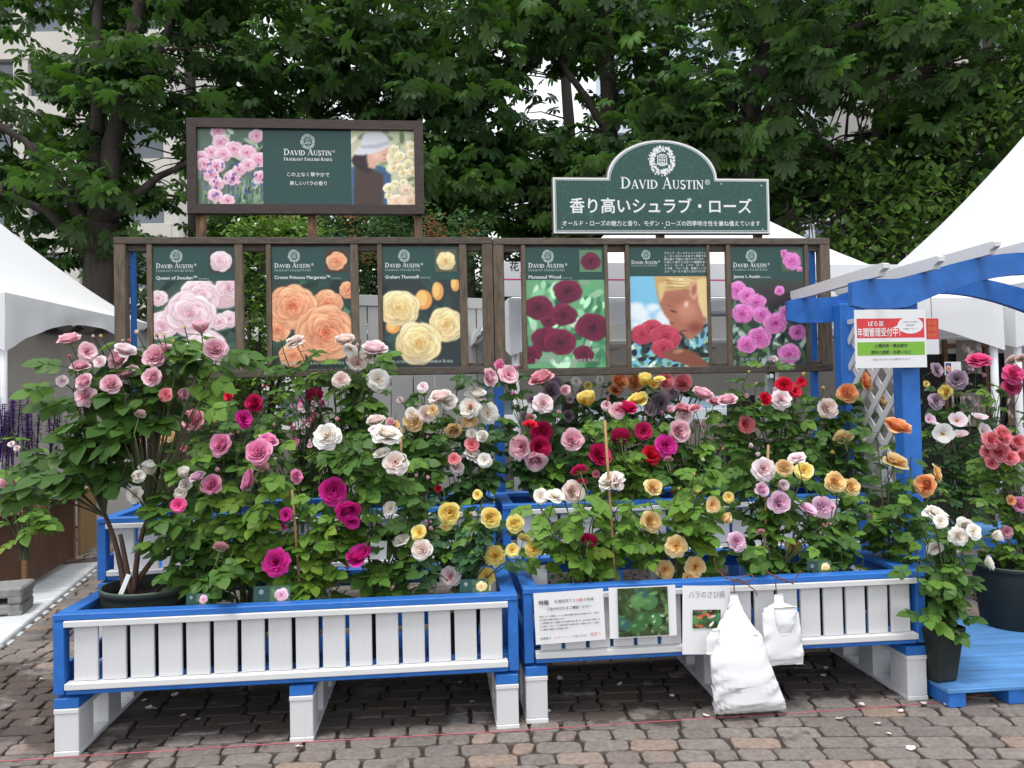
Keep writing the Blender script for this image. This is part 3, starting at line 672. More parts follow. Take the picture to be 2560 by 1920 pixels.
for k in range(26): q2.rose(g.uniform(42, 74), g.uniform(18, 88), g.uniform(5, 8), pal('d8a860', 'f2dca0', 'fdf6dc'), g, .9, rings=5)
for cx, cy, r in ((52, 84, 11), (68, 84, 12), (64, 70, 9)): q2.rose(cx, cy, r, pal('d88a6a', 'f4c8a4', 'fcead2'), g, .8)
x0 = fw - .003; wq = pw_ * .296
obj('photograph', q1.mesh('photograph', wq, ph_ - .01), t, (x0, -.0115, zo + fw))
obj('photograph', q2.mesh('photograph', wq, ph_ - .01), t, (bw - fw - wq + .003, -.0115, zo + fw))
Lm, Em = MB(), MB(); cx = bw * .503; yy = -.0125
emblem_to(Em, cx, zo + bh * .775, bh * .082, yy)
serif_to(Lm, 'DAVID AUSTIN', cx, zo + bh * .628, bw * .205, yy); serif_to(Lm, 'FRAGRANT ENGLISH ROSES', cx, zo + bh * .57, bw * .205, yy, 'C', .8, 1.1)
text_to(Lm, '®', cx + bw * .105, zo + bh * .66, h=.02, y=yy)
text_to(Lm, 'この上なく華やかで', cx, zo + bh * .405, w=bw * .18, y=yy, align='C', bold=.008); text_to(Lm, '美しいバラの香り', cx, zo + bh * .312, w=bw * .158, y=yy, align='C', bold=.008)
part('emblem', Em, PALEINK, t); part('lettering', Lm, WHITEINK, t)
for px in (498, 778, 1046): x = UF(px, 580) - ub0; part('post', MB().box((x, .045, zo / 2 + .07), (.052, .05, zo + .15), .003), NEWWOOD, t)

# ---- arched sign over the second frame
ua0, _ = uz(1381, 520, VF); ua1, _ = uz(1922, 520, VF); za0 = uz(1650, 586, VF)[1]; za1 = uz(1650, 446, VF)[1]; za2 = uz(1652, 351, VF)[1]
aw = ua1 - ua0; ah = za1 - za0; at_ = za2 - za0; hw = (UF(1792, 440) - UF(1516, 440)) / 2; acx = UF(1654, 440) - ua0
t = thing('arched_sign', 'green sign with a rounded arch top and white border, above the frame', 'sign', S(ua0, VF, za0), A)
def plaque(o):
    p = [(o, o), (aw - o, o), (aw - o, ah - o), (acx + hw - o * .9, ah - o)]
    n = 22
    for k in range(n + 1):
        a = math.pi * k / n
        p.append((acx + (hw - o) * math.cos(a), ah - o + (at_ - ah) * math.sin(a)))
    p += [(o, ah - o)]
    return p
def slab(mb, pts, y0, y1):
    n = len(pts); v = [(x, y0, z) for x, z in pts] + [(x, y1, z) for x, z in pts]
    return mb.add(v, [tuple(range(n)), tuple(range(n, 2 * n))[::-1]] + [(i, n + i, n + (i + 1) % n, (i + 1) % n) for i in range(n)])
def band(mb, po, pi, y):
    n = len(po); return mb.add([(x, y, z) for x, z in po] + [(x, y, z) for x, z in pi], [(i, (i + 1) % n, n + (i + 1) % n, n + i) for i in range(n)])
def leafy_green():
    m, nt, b = nodes('leaf_patterned_green')
    tc = nt.nodes.new('ShaderNodeTexCoord'); vo = nt.nodes.new('ShaderNodeTexVoronoi'); vo.feature = 'DISTANCE_TO_EDGE'; vo.inputs['Scale'].default_value = 17
    nt.links.new(tc.outputs['Object'], vo.inputs['Vector'])
    c = mixrgb(nt, ramp(nt, vo.outputs['Distance'], .0, .035), (.022, .115, .086), (.009, .062, .048))
    nt.links.new(c, b.inputs['Base Color']); b.inputs['Roughness'].default_value = .3; return m
part('board', slab(MB(), plaque(0), -.012, .025), DWOOD, t)
part('white_border', slab(MB(), plaque(.004), -.0165, -.0125), WHITEINK, t)
part('panel', slab(MB(), plaque(.016), -.019, -.016), leafy_green(), t)
part('border_line', band(MB(), plaque(.020), plaque(.0225), -.0197), WHITEINK, t)
Lm, Em = MB(), MB(); yy = -.0202
emblem_to(Em, acx + .0, ah + (at_ - ah) * .44, .098, yy, 8)
serif_to(Lm, 'DAVID AUSTIN', acx, ah * .80, aw * .385, yy); text_to(Lm, '®', acx + aw * .195, ah * .875, h=.05, y=yy)
text_to(Lm, '香り高いシュラブ・ローズ', acx - .01, ah * .385, w=aw * .838, h=.108, y=yy, align='C', bold=.018, res=3)
text_to(Lm, 'オールド・ローズの魅力と香り、モダン・ローズの四季咲き性を兼ね備えています', acx - .008, ah * .145, w=aw * .91, h=.038, y=yy, align='C', bold=.01)
part('emblem', Em, WHITEINK, t); part('lettering', Lm, WHITEINK, t)
for px, py in ((1404, 571), (1660, 571), (1904, 575), (1800, 462), (1900, 466)):
    u_, z_ = uz(px, py, VF); part('screw', MB().tube([(u_ - ua0, -.0185, z_ - za0), (u_ - ua0, -.022, z_ - za0)], .004, n=8), WHITEINK, t)
for px in (1404, 1656, 1902): x = UF(px, 600) - ua0; part('post', MB().box((x, .05, -.05), (.05, .048, .30), .003), DWOODV, t)

# ------------------------------------------------------------------ pergola arch
pu0, pz1 = uz(2125, 700, .52)
VP0 = .50; VP1 = 1.26
def pergola():
    f0 = atv(2125, 735, VP0); u0 = U.dot(f0 - O); zt = uz(2130, 699, VP0)[1]; zb = uz(2130, 773, VP0)[1]; bh_ = zt - zb
    t = thing('garden_pergola', 'blue arched garden pergola with white rafters and lattice side', 'pergola', S(u0, VP0, 0), A)
    Lb = 2.1; rise = .185
    def beam(y):
        n = 26; v = []
        for k in range(n + 1):
            x = Lb * k / n; q = max(0, min(1, (x - .3) / (Lb - .6))); s = math.sin(math.pi * q) * rise if 0 < q < 1 else 0
            e0 = .018 if k in (0, n) else 0
            zt_ = zt + s * .78; zb_ = zb + s
            if .3 > x or x > Lb - .3: zb_ = zb
            for yy, zz in ((y - .02, zb_ + e0), (y - .02, zt_ - e0), (y + .02, zt_ - e0), (y + .02, zb_ + e0)): v.append((x, yy, zz))
        f = [(0, 1, 2, 3), tuple(4 * n + i for i in (3, 2, 1, 0))]
        for k in range(n):
            for i in range(4): f.append((4 * k + i, 4 * k + 4 + i, 4 * k + 4 + (i + 1) % 4, 4 * k + (i + 1) % 4))
        return MB().add(v, f)
    D = VP1 - VP0
    part('beam', beam(0), BLUE, t); part('beam', beam(D), BLUE, t)
    xp = uz(2272, 1100, VP0 + .06)[0] - u0
    for x in (xp, Lb - xp):
        part('post', MB().box((x, .065, zt / 2 - .02), (.105, .09, zt - .06), .005), BLUE, t)
        part('post', MB().box((x, D - .065, zt / 2 - .02), (.105, .09, zt - .06), .005), BLUE, t)
        lz0, lz1 = .95, 1.95
        st = MB().box((0, 0, 0), (.008, .042, .62), .001).mesh('lattice_strip', WHITE)
        part('lattice_rail', MB().box((x, D / 2, lz1), (.02, D - .225, .03), .002), WHITE, t); part('lattice_rail', MB().box((x, D / 2, lz0), (.02, D - .225, .03), .002), WHITE, t)
        yw = D - .22
        for sgn in (-1, 1):
            z = lz0 - .45
            while z < lz1 + .1:
                # clip each diagonal strip to the panel
                y0, y1 = -yw / 2, yw / 2; za = z if sgn > 0 else z + yw; zb2 = z + yw if sgn > 0 else z
                t0, t1 = 0.0, 1.0
                dz = zb2 - za
                for lim, hi in ((lz0, False), (lz1, True)):
                    tt = (lim - za) / dz
                    if (dz > 0) != hi: t0 = max(t0, tt)
                    else: t1 = min(t1, tt)
                if t1 - t0 > .06:
                    tm = (t0 + t1) / 2; ln_ = (t1 - t0) * math.hypot(yw, dz)
                    o = obj('lattice_strip', st, t, (x + sgn * .0045, D / 2 + y0 + yw * tm, za + dz * tm), (-sgn * math.pi / 4, 0, 0), (1, 1, ln_ / .62))
                    z_ok = True
                z += .165
    for x in (.11, .42, .74, 1.05, 1.36, 1.68, 1.99):
        q = max(0, min(1, (x - .3) / (Lb - .6))); s = math.sin(math.pi * q) * rise * .78
        zr = zt + s + .012; y0, y1 = -.17, D + .17
        mb = MB(); pr = [(y0, zr + .022), (y0, zr + .045), (y0 + .02, zr + .052), (y1 - .02, zr + .052), (y1, zr + .045), (y1, zr + .022), (y1 - .04, zr + .008), (y1 - .045, zr - .014), (y0 + .045, zr - .014), (y0 + .04, zr + .008)]
        n = len(pr); v = [(x - .018, y, z) for y, z in pr] + [(x + .018, y, z) for y, z in pr]
        mb.add(v, [tuple(range(n))[::-1], tuple(range(n, 2 * n))] + [(i, (i + 1) % n, n + (i + 1) % n, n + i) for i in range(n)])
        part('rafter', mb, WHITEX, t)
    return t
pergola()
# service notice under the beam
un, zn1 = uz(2135, 775, VP0 - .03); un1, zn0 = uz(2318, 918, VP0 - .03)
w, h = un1 - un, zn1 - zn0
t = thing('service_notice', 'laminated notice with red and green bands under the pergola beam', 'sign', S(un, VP0 - .03, zn0), A)
part('sheet', MB().box((w / 2, .001, h / 2), (w, .002, h), .0005), PAPER, t)
GRB = M('green_band_ink', (.20, .45, .045), .4, .03); 
def rect(mb, x0, z0, x1, z1, y, mi=0): return mb.add([(x0, y, z0), (x1, y, z0), (x1, y, z1), (x0, y, z1)], [(0, 1, 2, 3)], mi)
part('red_band', rect(MB(), w * .03, h * .515, w * .975, h * .85, -.0006), REDINK, t)
part('green_band', rect(MB(), w * .03, h * .215, w * .975, h * .445, -.0006), GRB, t)
bub = MB(); n = 24; bub.add([(w * .78 + w * .18 * math.cos(6.2832 * k / n), -.0010, h * .728 + h * .145 * math.sin(6.2832 * k / n)) for k in range(n)], [tuple(range(n))]); bub.add([(w * .63, -.0011, h * .745), (w * .51, -.0011, h * .675), (w * .63, -.0011, h * .685)], [(0, 1, 2)])
part('speech_bubble', bub, PAPER, t)
L1, L2 = MB(), MB()
text_to(L1, 'ばら苗', w * .19, h * .725, w=w * .215, y=-.0012, bold=.02); text_to(L1, '年間管理受付中！', w * .035, h * .555, w=w * .6, h=.05, y=-.0012, bold=.02)
text_to(L2, '土壌改良・薬品散布', w * .5, h * .355, w=w * .46, y=-.0012, align='C', bold=.018); text_to(L2, '肥料の施肥・冬囲いなど', w * .5, h * .245, w=w * .56, y=-.0012, align='C', bold=.018)
text_to(L2, 'お近くのスタッフにお声かけ下さい！', w * .5, h * .13, w=w * .52, y=-.0012, align='C')
for k, s in enumerate(('お客様のばらの管理は', '無料見積り', 'お気軽に下さい！？')): text_to(L2, s, w * .78, h * (.775 - .06 * k), w=w * (.2, .12, .2)[k], y=-.0014, align='C')
part('lettering', L1, WHITEINK, t); part('lettering', L2, INK, t)

# ------------------------------------------------------------------ blue pallet deck and display bench
d0 = atz(2335, 1735, .09)
VD = V.dot(d0 - O)
t = thing('pallet_deck', 'low blue pallet deck carrying the square pot', 'deck', S(1.985, VD, 0), A)
for k in range(9): part('plank', MB().box((.95, .06 + k * .119, .092), (1.9, .111, .02), .003), BLUED, t)
for x in (.03, .33, .70, 1.1, 1.6): part('bearer', MB().box((x + .02, .53, .0485), (.085, 1.04, .066), .003), BLUE, t)
t = thing('display_bench', 'long blue and white display bench behind the pallet deck', 'bench', S(1.95, 1.62, 0), A)
for k, z in enumerate((.42, .30)): part('front_board', MB().box((1.0, -.001 - .004 * k, z), (2.0, .025, .075), .003), BLUE, t)
for k in range(4): part('top_plank', MB().box((1.0, .07 + k * .13, .472), (2.0, .12, .022), .003), BLUED, t)
for x in (.08, 1.0, 1.92):
    for y in (.07, .45): part('leg', MB().box((x, y, .23), (.07, .07, .46), .003), WHITE, t)
t = thing('display_bench', 'tall narrow blue and white bench under the tent behind the frames', 'bench', S(-.1, 2.35, 0), A)
for k in range(3): part('top_plank', MB().box((1.1, .07 + k * .13, .76), (2.2, .12, .022), .003), BLUED, t)
for x in (.06, 1.1, 2.14):
    for y in (.07, .33): part('leg', MB().box((x, y, .374), (.07, .07, .748), .003), BLUE, t)

# ------------------------------------------------------------------ tents
def tent(label, corner, yaw, s, eave, peak, drop, midd, power=1.45, walls=(), name='market_tent', wall_z0=0.0):
    """corner = front left corner on the ground; faces run along yaw"""
    t = thing(name, label, 'tent', (corner[0], corner[1], 0), yaw, 'white peaked market tents')
    h = s / 2; nt_, na = 14, 12
    mb = MB()
    for side in range(4):
        R = Matrix.Rotation(side * math.pi / 2, 3, 'Z'); v = []
        for i in range(nt_ + 1):
            q = i / nt_; hw_ = h * (1 - q) + .02 * q; z = eave + (peak - eave) * q ** power
            for k in range(na + 1):
                a = -1 + 2 * k / na; p = R @ Vector((a * hw_, -hw_, 0)); v.append((p.x + h, p.y + h, z - .06 * (1 - a * a) * math.sin(math.pi * q) * (1 - q)))
        mb.add(v, [(i * (na + 1) + k, i * (na + 1) + k + 1, (i + 1) * (na + 1) + k + 1, (i + 1) * (na + 1) + k) for i in range(nt_) for k in range(na)])
    part('canopy', mb, CANVAS, t, smooth=True)
    for side in range(4):
        R = Matrix.Rotation(side * math.pi / 2, 3, 'Z'); v = []; n = 28
        for k in range(n + 1):
            a = -1 + 2 * k / n; dr = midd + (drop - midd) * abs(a) ** 2.0
            for j in range(6):
                q = j / 5; wv = .012 * math.sin(a * 23 + side) * q + .02 * math.sin(a * 7 + q * 3) * q * (1 - abs(a)); p = R @ Vector((a * h, -h - .004 + wv, 0)); v.append((p.x + h, p.y + h, eave - dr * q))
        part('valance', MB().add(v, [(k * 6 + j, k * 6 + j + 1, k * 6 + 7 + j, k * 6 + 6 + j) for k in range(n) for j in range(5)]), CANVAS, t, smooth=True)
    for x in (.05, s - .05):
        for y in (.05, s - .05): part('pole', MB().tube([(x, y, 0), (x, y, eave - .02)], .03, n=10), PIPE, t, smooth=True)
    for a, b in (((.05, .05), (s - .05, .05)), ((s - .05, .05), (s - .05, s - .05)), ((.05, s - .05), (s - .05, s - .05)), ((.05, .05), (.05, s - .05))):
        part('roof_bar', MB().tube([(*a, eave - .12), (*b, eave - .12)], .022, n=8), STEEL, t, smooth=True)
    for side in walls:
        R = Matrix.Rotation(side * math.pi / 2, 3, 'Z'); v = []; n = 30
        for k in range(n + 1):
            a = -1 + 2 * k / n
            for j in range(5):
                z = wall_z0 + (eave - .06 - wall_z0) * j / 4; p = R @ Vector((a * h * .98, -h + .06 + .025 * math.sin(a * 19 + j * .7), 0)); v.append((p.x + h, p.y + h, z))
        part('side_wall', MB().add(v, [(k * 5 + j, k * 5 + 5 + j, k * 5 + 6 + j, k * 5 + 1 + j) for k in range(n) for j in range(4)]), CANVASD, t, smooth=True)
    return t
# behind the second frame: front corners at the two poles seen at 1270 px and 2500 px
c0 = atd(1272, 742, 5.75); c1 = atd(2505, 747, 6.35)
yaw = math.atan2(c1.y - c0.y, c1.x - c0.x); sT = math.hypot(c1.x - c0.x, c1.y - c0.y); eT = (c0.z + c1.z) / 2
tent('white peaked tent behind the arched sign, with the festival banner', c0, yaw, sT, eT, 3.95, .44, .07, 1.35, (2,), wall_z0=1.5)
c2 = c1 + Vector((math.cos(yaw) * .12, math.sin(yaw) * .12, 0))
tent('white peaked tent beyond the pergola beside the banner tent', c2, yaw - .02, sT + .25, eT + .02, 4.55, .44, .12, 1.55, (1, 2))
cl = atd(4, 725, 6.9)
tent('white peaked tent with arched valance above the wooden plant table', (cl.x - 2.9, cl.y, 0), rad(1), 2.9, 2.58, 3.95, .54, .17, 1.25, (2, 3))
# banner of the festival, hung on the tent eave
b0, b1 = atd(1255, 655, 5.66), atd(2245, 664, 6.14)
bwid = math.hypot(b1.x - b0.x, b1.y - b0.y); zb0_ = atd(1255, 742, 5.66).z
t = thing('tent_banner', 'white festival banner with a thin pink line on the tent eave', 'banner', (b0.x, b0.y, zb0_), math.atan2(b1.y - b0.y, b1.x - b0.x))
hb = b0.z - zb0_
part('sheet', MB().box((bwid / 2, 0, hb / 2), (bwid, .02, hb), .002), PAPER, t)
part('pink_line', rect(MB(), .01, hb * .475, bwid * .86, hb * .515, -.0108), M('pink_ink', (.65, .04, .16), .5, .03), t)
Lm = MB(); text_to(Lm, '花フェスタ', .055, hb * .76, h=.075, y=-.0108, bold=.02); text_to(Lm, '20', .13, hb * .58, h=.045, y=-.0108)
part('lettering', Lm, INK, t)
# tie on the tent pole
# display boards inside the far tent
t = thing('notice_board', 'dark brown display board with pinned pictures inside the tent', 'board', atd(2335, 1300, 7.6) * Vector((1, 1, 0)), yaw) if False else None
def v3(p, z=0): return Vector((p.x, p.y, z))
bpos = atd(2250, 900, 8.0)
t = thing('notice_board', 'dark brown display board with pinned pictures inside the tent beyond the pergola', 'board', v3(bpos), yaw)
BR = M('board_brown', (.13, .055, .03), .6, .2, 4); DK = M('dark_cloth', (.02, .02, .022), .9, .3, 4)
part('backing', MB().box((1.0, .03, 1.2), (2.0, .03, 1.4), .004), DK, t)
for x in (.52, 1.0, 1.5, 1.98): part('upright', MB().box((x, 0, 1.25), (.045, .04, 1.6), .003), BR, t)
for z in (1.98, 1.45, .9): part('crossbar', MB().box((1.25, -.004, z), (1.46, .04, .05), .003), BR, t)
for k, (x, z, cc) in enumerate(((.63, 1.68, '6a625c'), (1.2, 1.70, 'b8b4ae'), (1.62, 1.66, 'b09a90'), (.66, 1.12, '8a8278'), (1.22, 1.12, '7a5a50'))):
    im = Img(20, 24, rgb(cc)); im.leaves(14, [rgb('3a3632'), rgb('9a8a80'), rgb('c8b8b0')], random.Random(k), 4)
    obj('picture', im.mesh('picture', .3, .36), t, (x, -.03, z))
t = thing('small_notice', 'narrow red and white notice hanging inside the tent', 'sign', atd(2318, 886, 6.0), yaw)
part('sheet', MB().box((.05, 0, .145), (.11, .004, .29), .001), PAPER, t); part('red_band', rect(MB(), -.004, .12, .104, .285, -.0028), REDINK, t)
Lm = MB(); 
for k in range(3): text_to(Lm, ('新苗', '特価', '販売')[k], .01, .235 - .05 * k, w=.08, y=-.0034)
z_n = atd(2318, 886, 6.0).z
part('cord', MB().tube([(.05, .003, .288), (.05, .003, eT + .14 - z_n)], .003, n=5), TWINE, t)
part('lettering', Lm, M('orange_ink', (.7, .25, .05), .5, .03), t)
t = thing('picture_card', 'small white card with a picture standing inside the tent', 'card', atd(2362, 938, 6.3), yaw)
part('sheet', MB().box((.075, 0, .055), (.15, .004, .11), .001), PAPER, t); im = Img(12, 16, rgb('3a4a8a')); im.rose(6, 8, 5, ORP, random.Random(1), rings=4); obj('picture', im.mesh('picture', .05, .09), t, (.008, -.0032, .01))
part('stand', MB().tube([(.075, .012, -atd(2362, 938, 6.3).z + .005), (.075, .012, .1)], .008, n=8), STEEL, t)

# ------------------------------------------------------------------ plastic bags, ties and notices on the second planter
VN = .008
def notice(label, quad, builder, name='paper_notice'):
    (x0, y0), (x1, y1), (x2, y2), (x3, y3) = quad          # tl, tr, br, bl in pixels
    p = [uz(x, y, VN) for x, y in quad]
    (a0, b0), (a1, b1), (a2, b2), (a3, b3) = p
    w = math.hypot(a1 - a0, b1 - b0); h = math.hypot(a0 - a3, b0 - b3); an = math.atan2(b2 - b3, a2 - a3)
    t = thing(name, label, 'notice', S(a3, VN, b3), A, 'paper notices on the planter'); t.rotation_euler = (rad(-1.5), -an, A)
    n = 8; v = []
    for k in range(n + 1):
        x = w * k / n; cv = .006 * math.sin(math.pi * k / n)
        v += [(x, -cv * .6, 0), (x, -cv, h)]
    part('sheet', MB().add(v, [(2 * k, 2 * k + 2, 2 * k + 3, 2 * k + 1) for k in range(n)]), PAPER, t)
    builder(t, w, h); return t
def n1(t, w, h):
    K, R_ = MB(), MB(); y = -.0085
    text_to(K, '特報', w * .065, h * .77, w=w * .145, y=y, bold=.015)
    text_to(K, '札幌近郊で', w * .29, h * .79, w=w * .25, y=y); text_to(R_, 'さび病', w * .555, h * .79, w=w * .14, y=y, bold=.01); text_to(K, 'が急増', w * .71, h * .79, w=w * .14, y=y)
    text_to(K, 'ご自分のばらをご確認ください', w * .175, h * .655, w=w * .64, y=y, bold=.008)
    for k, (s, q) in enumerate((('発生しやすい時期は、5～11 月頃の梅雨や秋を含む時期であり、湿気の', .86), ('ある場所で増殖し発病します。', .36), ('この病原菌の多くは湿気の多い時期に特に見られ、別の特定の植物にま', .86), ('ずは発生しており、その後飛び散った胞子が近くの植物にかかり、湿気の', .86), ('多い場所で増殖すると発病します。', .42))):
        text_to(K, s, w * .065, h * (.525 - .063 * k), w=w * q, y=y, bold=.006, res=1)
    text_to(K, '治療薬は', w * .06, h * .095, w=w * .155, y=y); text_to(R_, 'エムダイファー', w * .25, h * .1, w=w * .235, y=y); text_to(K, 'しかありません', w * .51, h * .1, w=w * .23, y=y); text_to(R_, '当店へ', w * .775, h * .105, w=w * .16, y=y)
    part('lettering', K, INK, t); part('lettering', R_, M('soft_red_ink', (.62, .12, .12), .5, .03), t)
def leafphoto(n, w_, h_, seed, rust=False):
    g = random.Random(seed); im = Img(w_, h_, rgb('3c4a2c')); im.leaves(90, [rgb('4a6a3c'), rgb('2e4428'), rgb('5f8450'), rgb('2c3820')], g, w_ * .1)
    for _ in range(9):
        cx_, cy_, r_ = g.uniform(0, w_), g.uniform(0, h_ * .8), w_ * g.uniform(.13, .2); im.ell(cx_, cy_, r_, r_ * .8, rgb(g.choice(('3c6438', '4a7848', '34605a', '5c8a50'))), g.uniform(0, 3), .25); im.ell(cx_ - r_ * .2, cy_ - r_ * .2, r_ * .5, r_ * .3, rgb('6c9a64'), g.uniform(0, 3), .9)
    im.leaves(12, [rgb('d8e8d8'), rgb('a8c8a0'), rgb('5a2a34')], g, w_ * .035, .55, 1)
    if rust: im.leaves(14, [rgb('c8684a'), rgb('2f7a5a'), rgb('e8e0d8'), rgb('26302c')], g, w_ * .15)
    return im
def n2(t, w, h): obj('photograph', leafphoto(0, 60, 60, 3).mesh('photograph', w * .75, h * .95), t, (w * .125, -.0085, h * .03))
def n3(t, w, h):
    K = MB(); text_to(K, 'バラのさび病', w * .12, h * .83, w=w * .75, h=.036, y=-.008); part('lettering', K, M('grey_ink', (.25, .25, .28), .5, .03), t)
    obj('photograph', leafphoto(0, 30, 24, 8, True).mesh('photograph', w * .58, h * .27), t, (w * .2, -.0085, h * .38))
notice('laminated notice of black and red lettering taped to the planter rail', [(1333, 1484), (1507, 1469), (1516, 1598), (1340, 1612)], n1)
notice('notice with a large green leaf photograph beside the lettered notice', [(1523, 1470), (1690, 1462), (1695, 1588), (1525, 1597)], n2)
notice('notice with a small leaf photograph partly behind the large bag', [(1702, 1465), (1822, 1458), (1830, 1634), (1706, 1636)], n3)

def bagmesh(rows, seed, thick):
    """rows: (px_left, px_right, py, thickness m)"""
    g = random.Random(seed); n = 26; v = []
    rr = []
    for a, b in zip(rows, rows[1:]):
        for k in range(6): q = k / 6; rr.append(tuple(a[i] + (b[i] - a[i]) * q for i in range(4)))
    rr.append(rows[-1])
    ph = [(g.uniform(0, 6), g.uniform(2, 5), g.uniform(2, 7)) for _ in range(6)]
    for j, (xl, xr, py, th) in enumerate(rr):
        ul_, z = uz(xl, py, VN); ur_, _ = uz(xr, py, VN); hw_ = (ur_ - ul_) / 2; c = (ul_ + ur_) / 2
        for k in range(n):
            a = 2 * math.pi * k / n; s, co = math.sin(a), math.cos(a)
            cr = sum(math.sin(p + f1 * a + f2 * j * .35) for p, f1, f2 in ph) * .0058 * min(1, th / .03) + g.uniform(-.0042, .0042) * min(1, th / .02)
            x = c + hw_ * math.copysign(abs(co) ** .75, co) ; y = s * (th + cr)
            v.append((x, VN - .012 - th + y + (cr if s < 0 else 0), z + cr * .6))
    m = len(rr); f = [(j * n + k, (j + 1) * n + k, (j + 1) * n + (k + 1) % n, j * n + (k + 1) % n) for j in range(m - 1) for k in range(n)]
    f += [tuple((m - 1) * n + k for k in range(n)), tuple(range(n))[::-1]]
    return v, f
def bag(label, rows, seed, extra=None):
    v, f = bagmesh(rows, seed, 0)
    x0 = sum(p[0] for p in v) / len(v); z0 = min(p[2] for p in v)
    t = thing('carrier_bag', label, 'bag', S(x0, VN, z0), A, 'white bags tied to the planter')
    part('bag', MB().add([(x - x0, y - VN, z - z0) for x, y, z in v], f), BAG, t, smooth=True)
    if extra:
        v2, f2 = bagmesh(extra, seed + 5, 0)
        part('folded_handle', MB().add([(x - x0, y - VN - .03, z - z0) for x, y, z in v2], f2), BAG, t, smooth=True)
    return t
bag('large crumpled white carrier bag hanging over the planter edge', [(1822, 1840, 1484, .004), (1820, 1846, 1505, .008), (1806, 1858, 1535, .014), (1782, 1880, 1570, .022), (1768, 1898, 1592, .03), (1766, 1908, 1640, .036), (1770, 1930, 1700, .04), (1774, 1950, 1750, .038), (1778, 1958, 1772, .022), (1784, 1950, 1779, .008)], 3,
    [(1765, 1790, 1567, .01), (1756, 1788, 1590, .012), (1756, 1782, 1626, .008)])
bag('small folded white carrier bag tied beside the large bag', [(1932, 1954, 1484, .003), (1931, 1956, 1506, .006), (1905, 1982, 1518, .012), (1899, 1990, 1535, .018), (1901, 1996, 1590, .02), (1906, 2001, 1640, .018), (1915, 2003, 1660, .008)], 9,
    [(1922, 1980, 1512, .008), (1928, 1974, 1550, .012), (1938, 1962, 1580, .006)])
def twine(label, strands):
    p0 = S(*[*uz(*strands[0][0], VN)][:1], VN, uz(*strands[0][0], VN)[1]); t = thing('twine_tie', label, 'twine', p0, 0, 'brown twine ties on the planter rail')
    for st in strands:
        pts = [atv(x, y, VN - .015 + .012 * math.sin(i * 1.7)) - p0 for i, (x, y) in enumerate(st)]
        sm = []
        for i in range(len(pts) - 1):
            for k in range(3): sm.append(pts[i].lerp(pts[i + 1], k / 3))
        sm.append(pts[-1]); part('strand', MB().tube(sm, .0028, n=5), TWINE, t, smooth=True)
twine('bow of brown twine holding the large bag', [[(1786, 1395), (1790, 1420), (1810, 1442), (1834, 1452), (1836, 1478), (1840, 1502)], [(1834, 1452), (1860, 1440), (1880, 1436), (1884, 1446), (1868, 1452), (1845, 1456)], [(1834, 1452), (1870, 1462), (1890, 1478), (1893, 1490)], [(1815, 1446), (1850, 1450), (1875, 1458)]])
twine('brown twine holding the small folded bag', [[(1913, 1424), (1930, 1436), (1955, 1446), (1984, 1460)], [(1938, 1440), (1940, 1470), (1942, 1494)], [(1980, 1456), (1992, 1440), (2002, 1428)], [(1916, 1430), (1950, 1450), (1970, 1455)]])

# ------------------------------------------------------------------ pots, stakes, plant cards
def round_pot(label, loc, r, h, tex=BLACKP):
    t = thing('round_pot', label, 'pot', loc)
    part('pot_body', MB().lathe([(r * .55, .004), (r * .78, 0), (r * .80, .006), (r * .97, h - .05), (r * .975, h - .03), (r, h - .028), (r * 1.0, h - .004), (r * .985, h), (r * .955, h), (r * .93, h - .06), (r * .90, h - .10)], 40), tex, t, smooth=True)
    part('rim_edge', MB().lathe([(r * 1.001, h - .006), (r * .99, h + .001), (r * .958, h + .001)], 40), POTRIM, t, smooth=True)
    v = [(0, 0, h - .065)]; f = []; n = 24; g = random.Random(3)
    for q in (.5, .93):
        for k in range(n): a = 6.2832 * k / n; v.append((r * q * math.cos(a), r * q * math.sin(a), h - .07 + g.uniform(-.012, .012)))
    f = [(0, 1 + k, 1 + (k + 1) % n) for k in range(n)] + [(1 + k, 1 + n + k, 1 + n + (k + 1) % n, 1 + (k + 1) % n) for k in range(n)]
    part('soil', MB().add(v, f), SOIL, t); return t
POT1 = S(-1.74, .335, .30)
round_pot('large round black pot standing at the corner of the front planter', POT1, .222, .362)
def square_pot(label, loc, w0, w1, h, rz=0, group=None):
    t = thing('square_pot', label, 'pot', loc, rz, group)
    def ring(w, z, c=.16): k = w * c; return [(-w + k, -w, z), (w - k, -w, z), (w, -w + k, z), (w, w - k, z), (w - k, w, z), (-w + k, w, z), (-w, w - k, z), (-w, -w + k, z)]
    rs = [ring(w0 * .9, .0), ring(w0, .012), ring(w1 * .96, h - .03), ring(w1 * 1.0, h - .028), ring(w1 * 1.03, h - .012), ring(w1 * 1.03, h), ring(w1 * .97, h), ring(w1 * .93, h - .05)]
    v = sum(rs, []); f = [(i * 8 + k, i * 8 + (k + 1) % 8, i * 8 + 8 + (k + 1) % 8, i * 8 + 8 + k) for i in range(len(rs) - 1) for k in range(8)]; f.append(tuple(range(8))[::-1])
    part('pot_body', MB().add(v, f), BLACKP, t); part('soil', MB().add(ring(w1 * .94, h - .045), [tuple(range(8))]), SOIL, t); return t
PSQ = atz(2368, 1708, .104); PSQ = Vector((PSQ.x - .005, PSQ.y + .07, .104))
square_pot('square black pot with a white rose on the blue deck', PSQ, .062, .092, .262, A + .12)
PBR = atz(2572, 1580, .104); PBR = Vector((PBR.x + .02, PBR.y + .16, .104))
round_pot('big tapered dark pot with a coral rose on the blue deck', PBR, .215, .36)
SP = {}
def bpot(u, v, z, k, label): SP[k] = S(u, v, z); return square_pot(label, SP[k], .075, .098, .25, A, 'square black pots inside the planters')
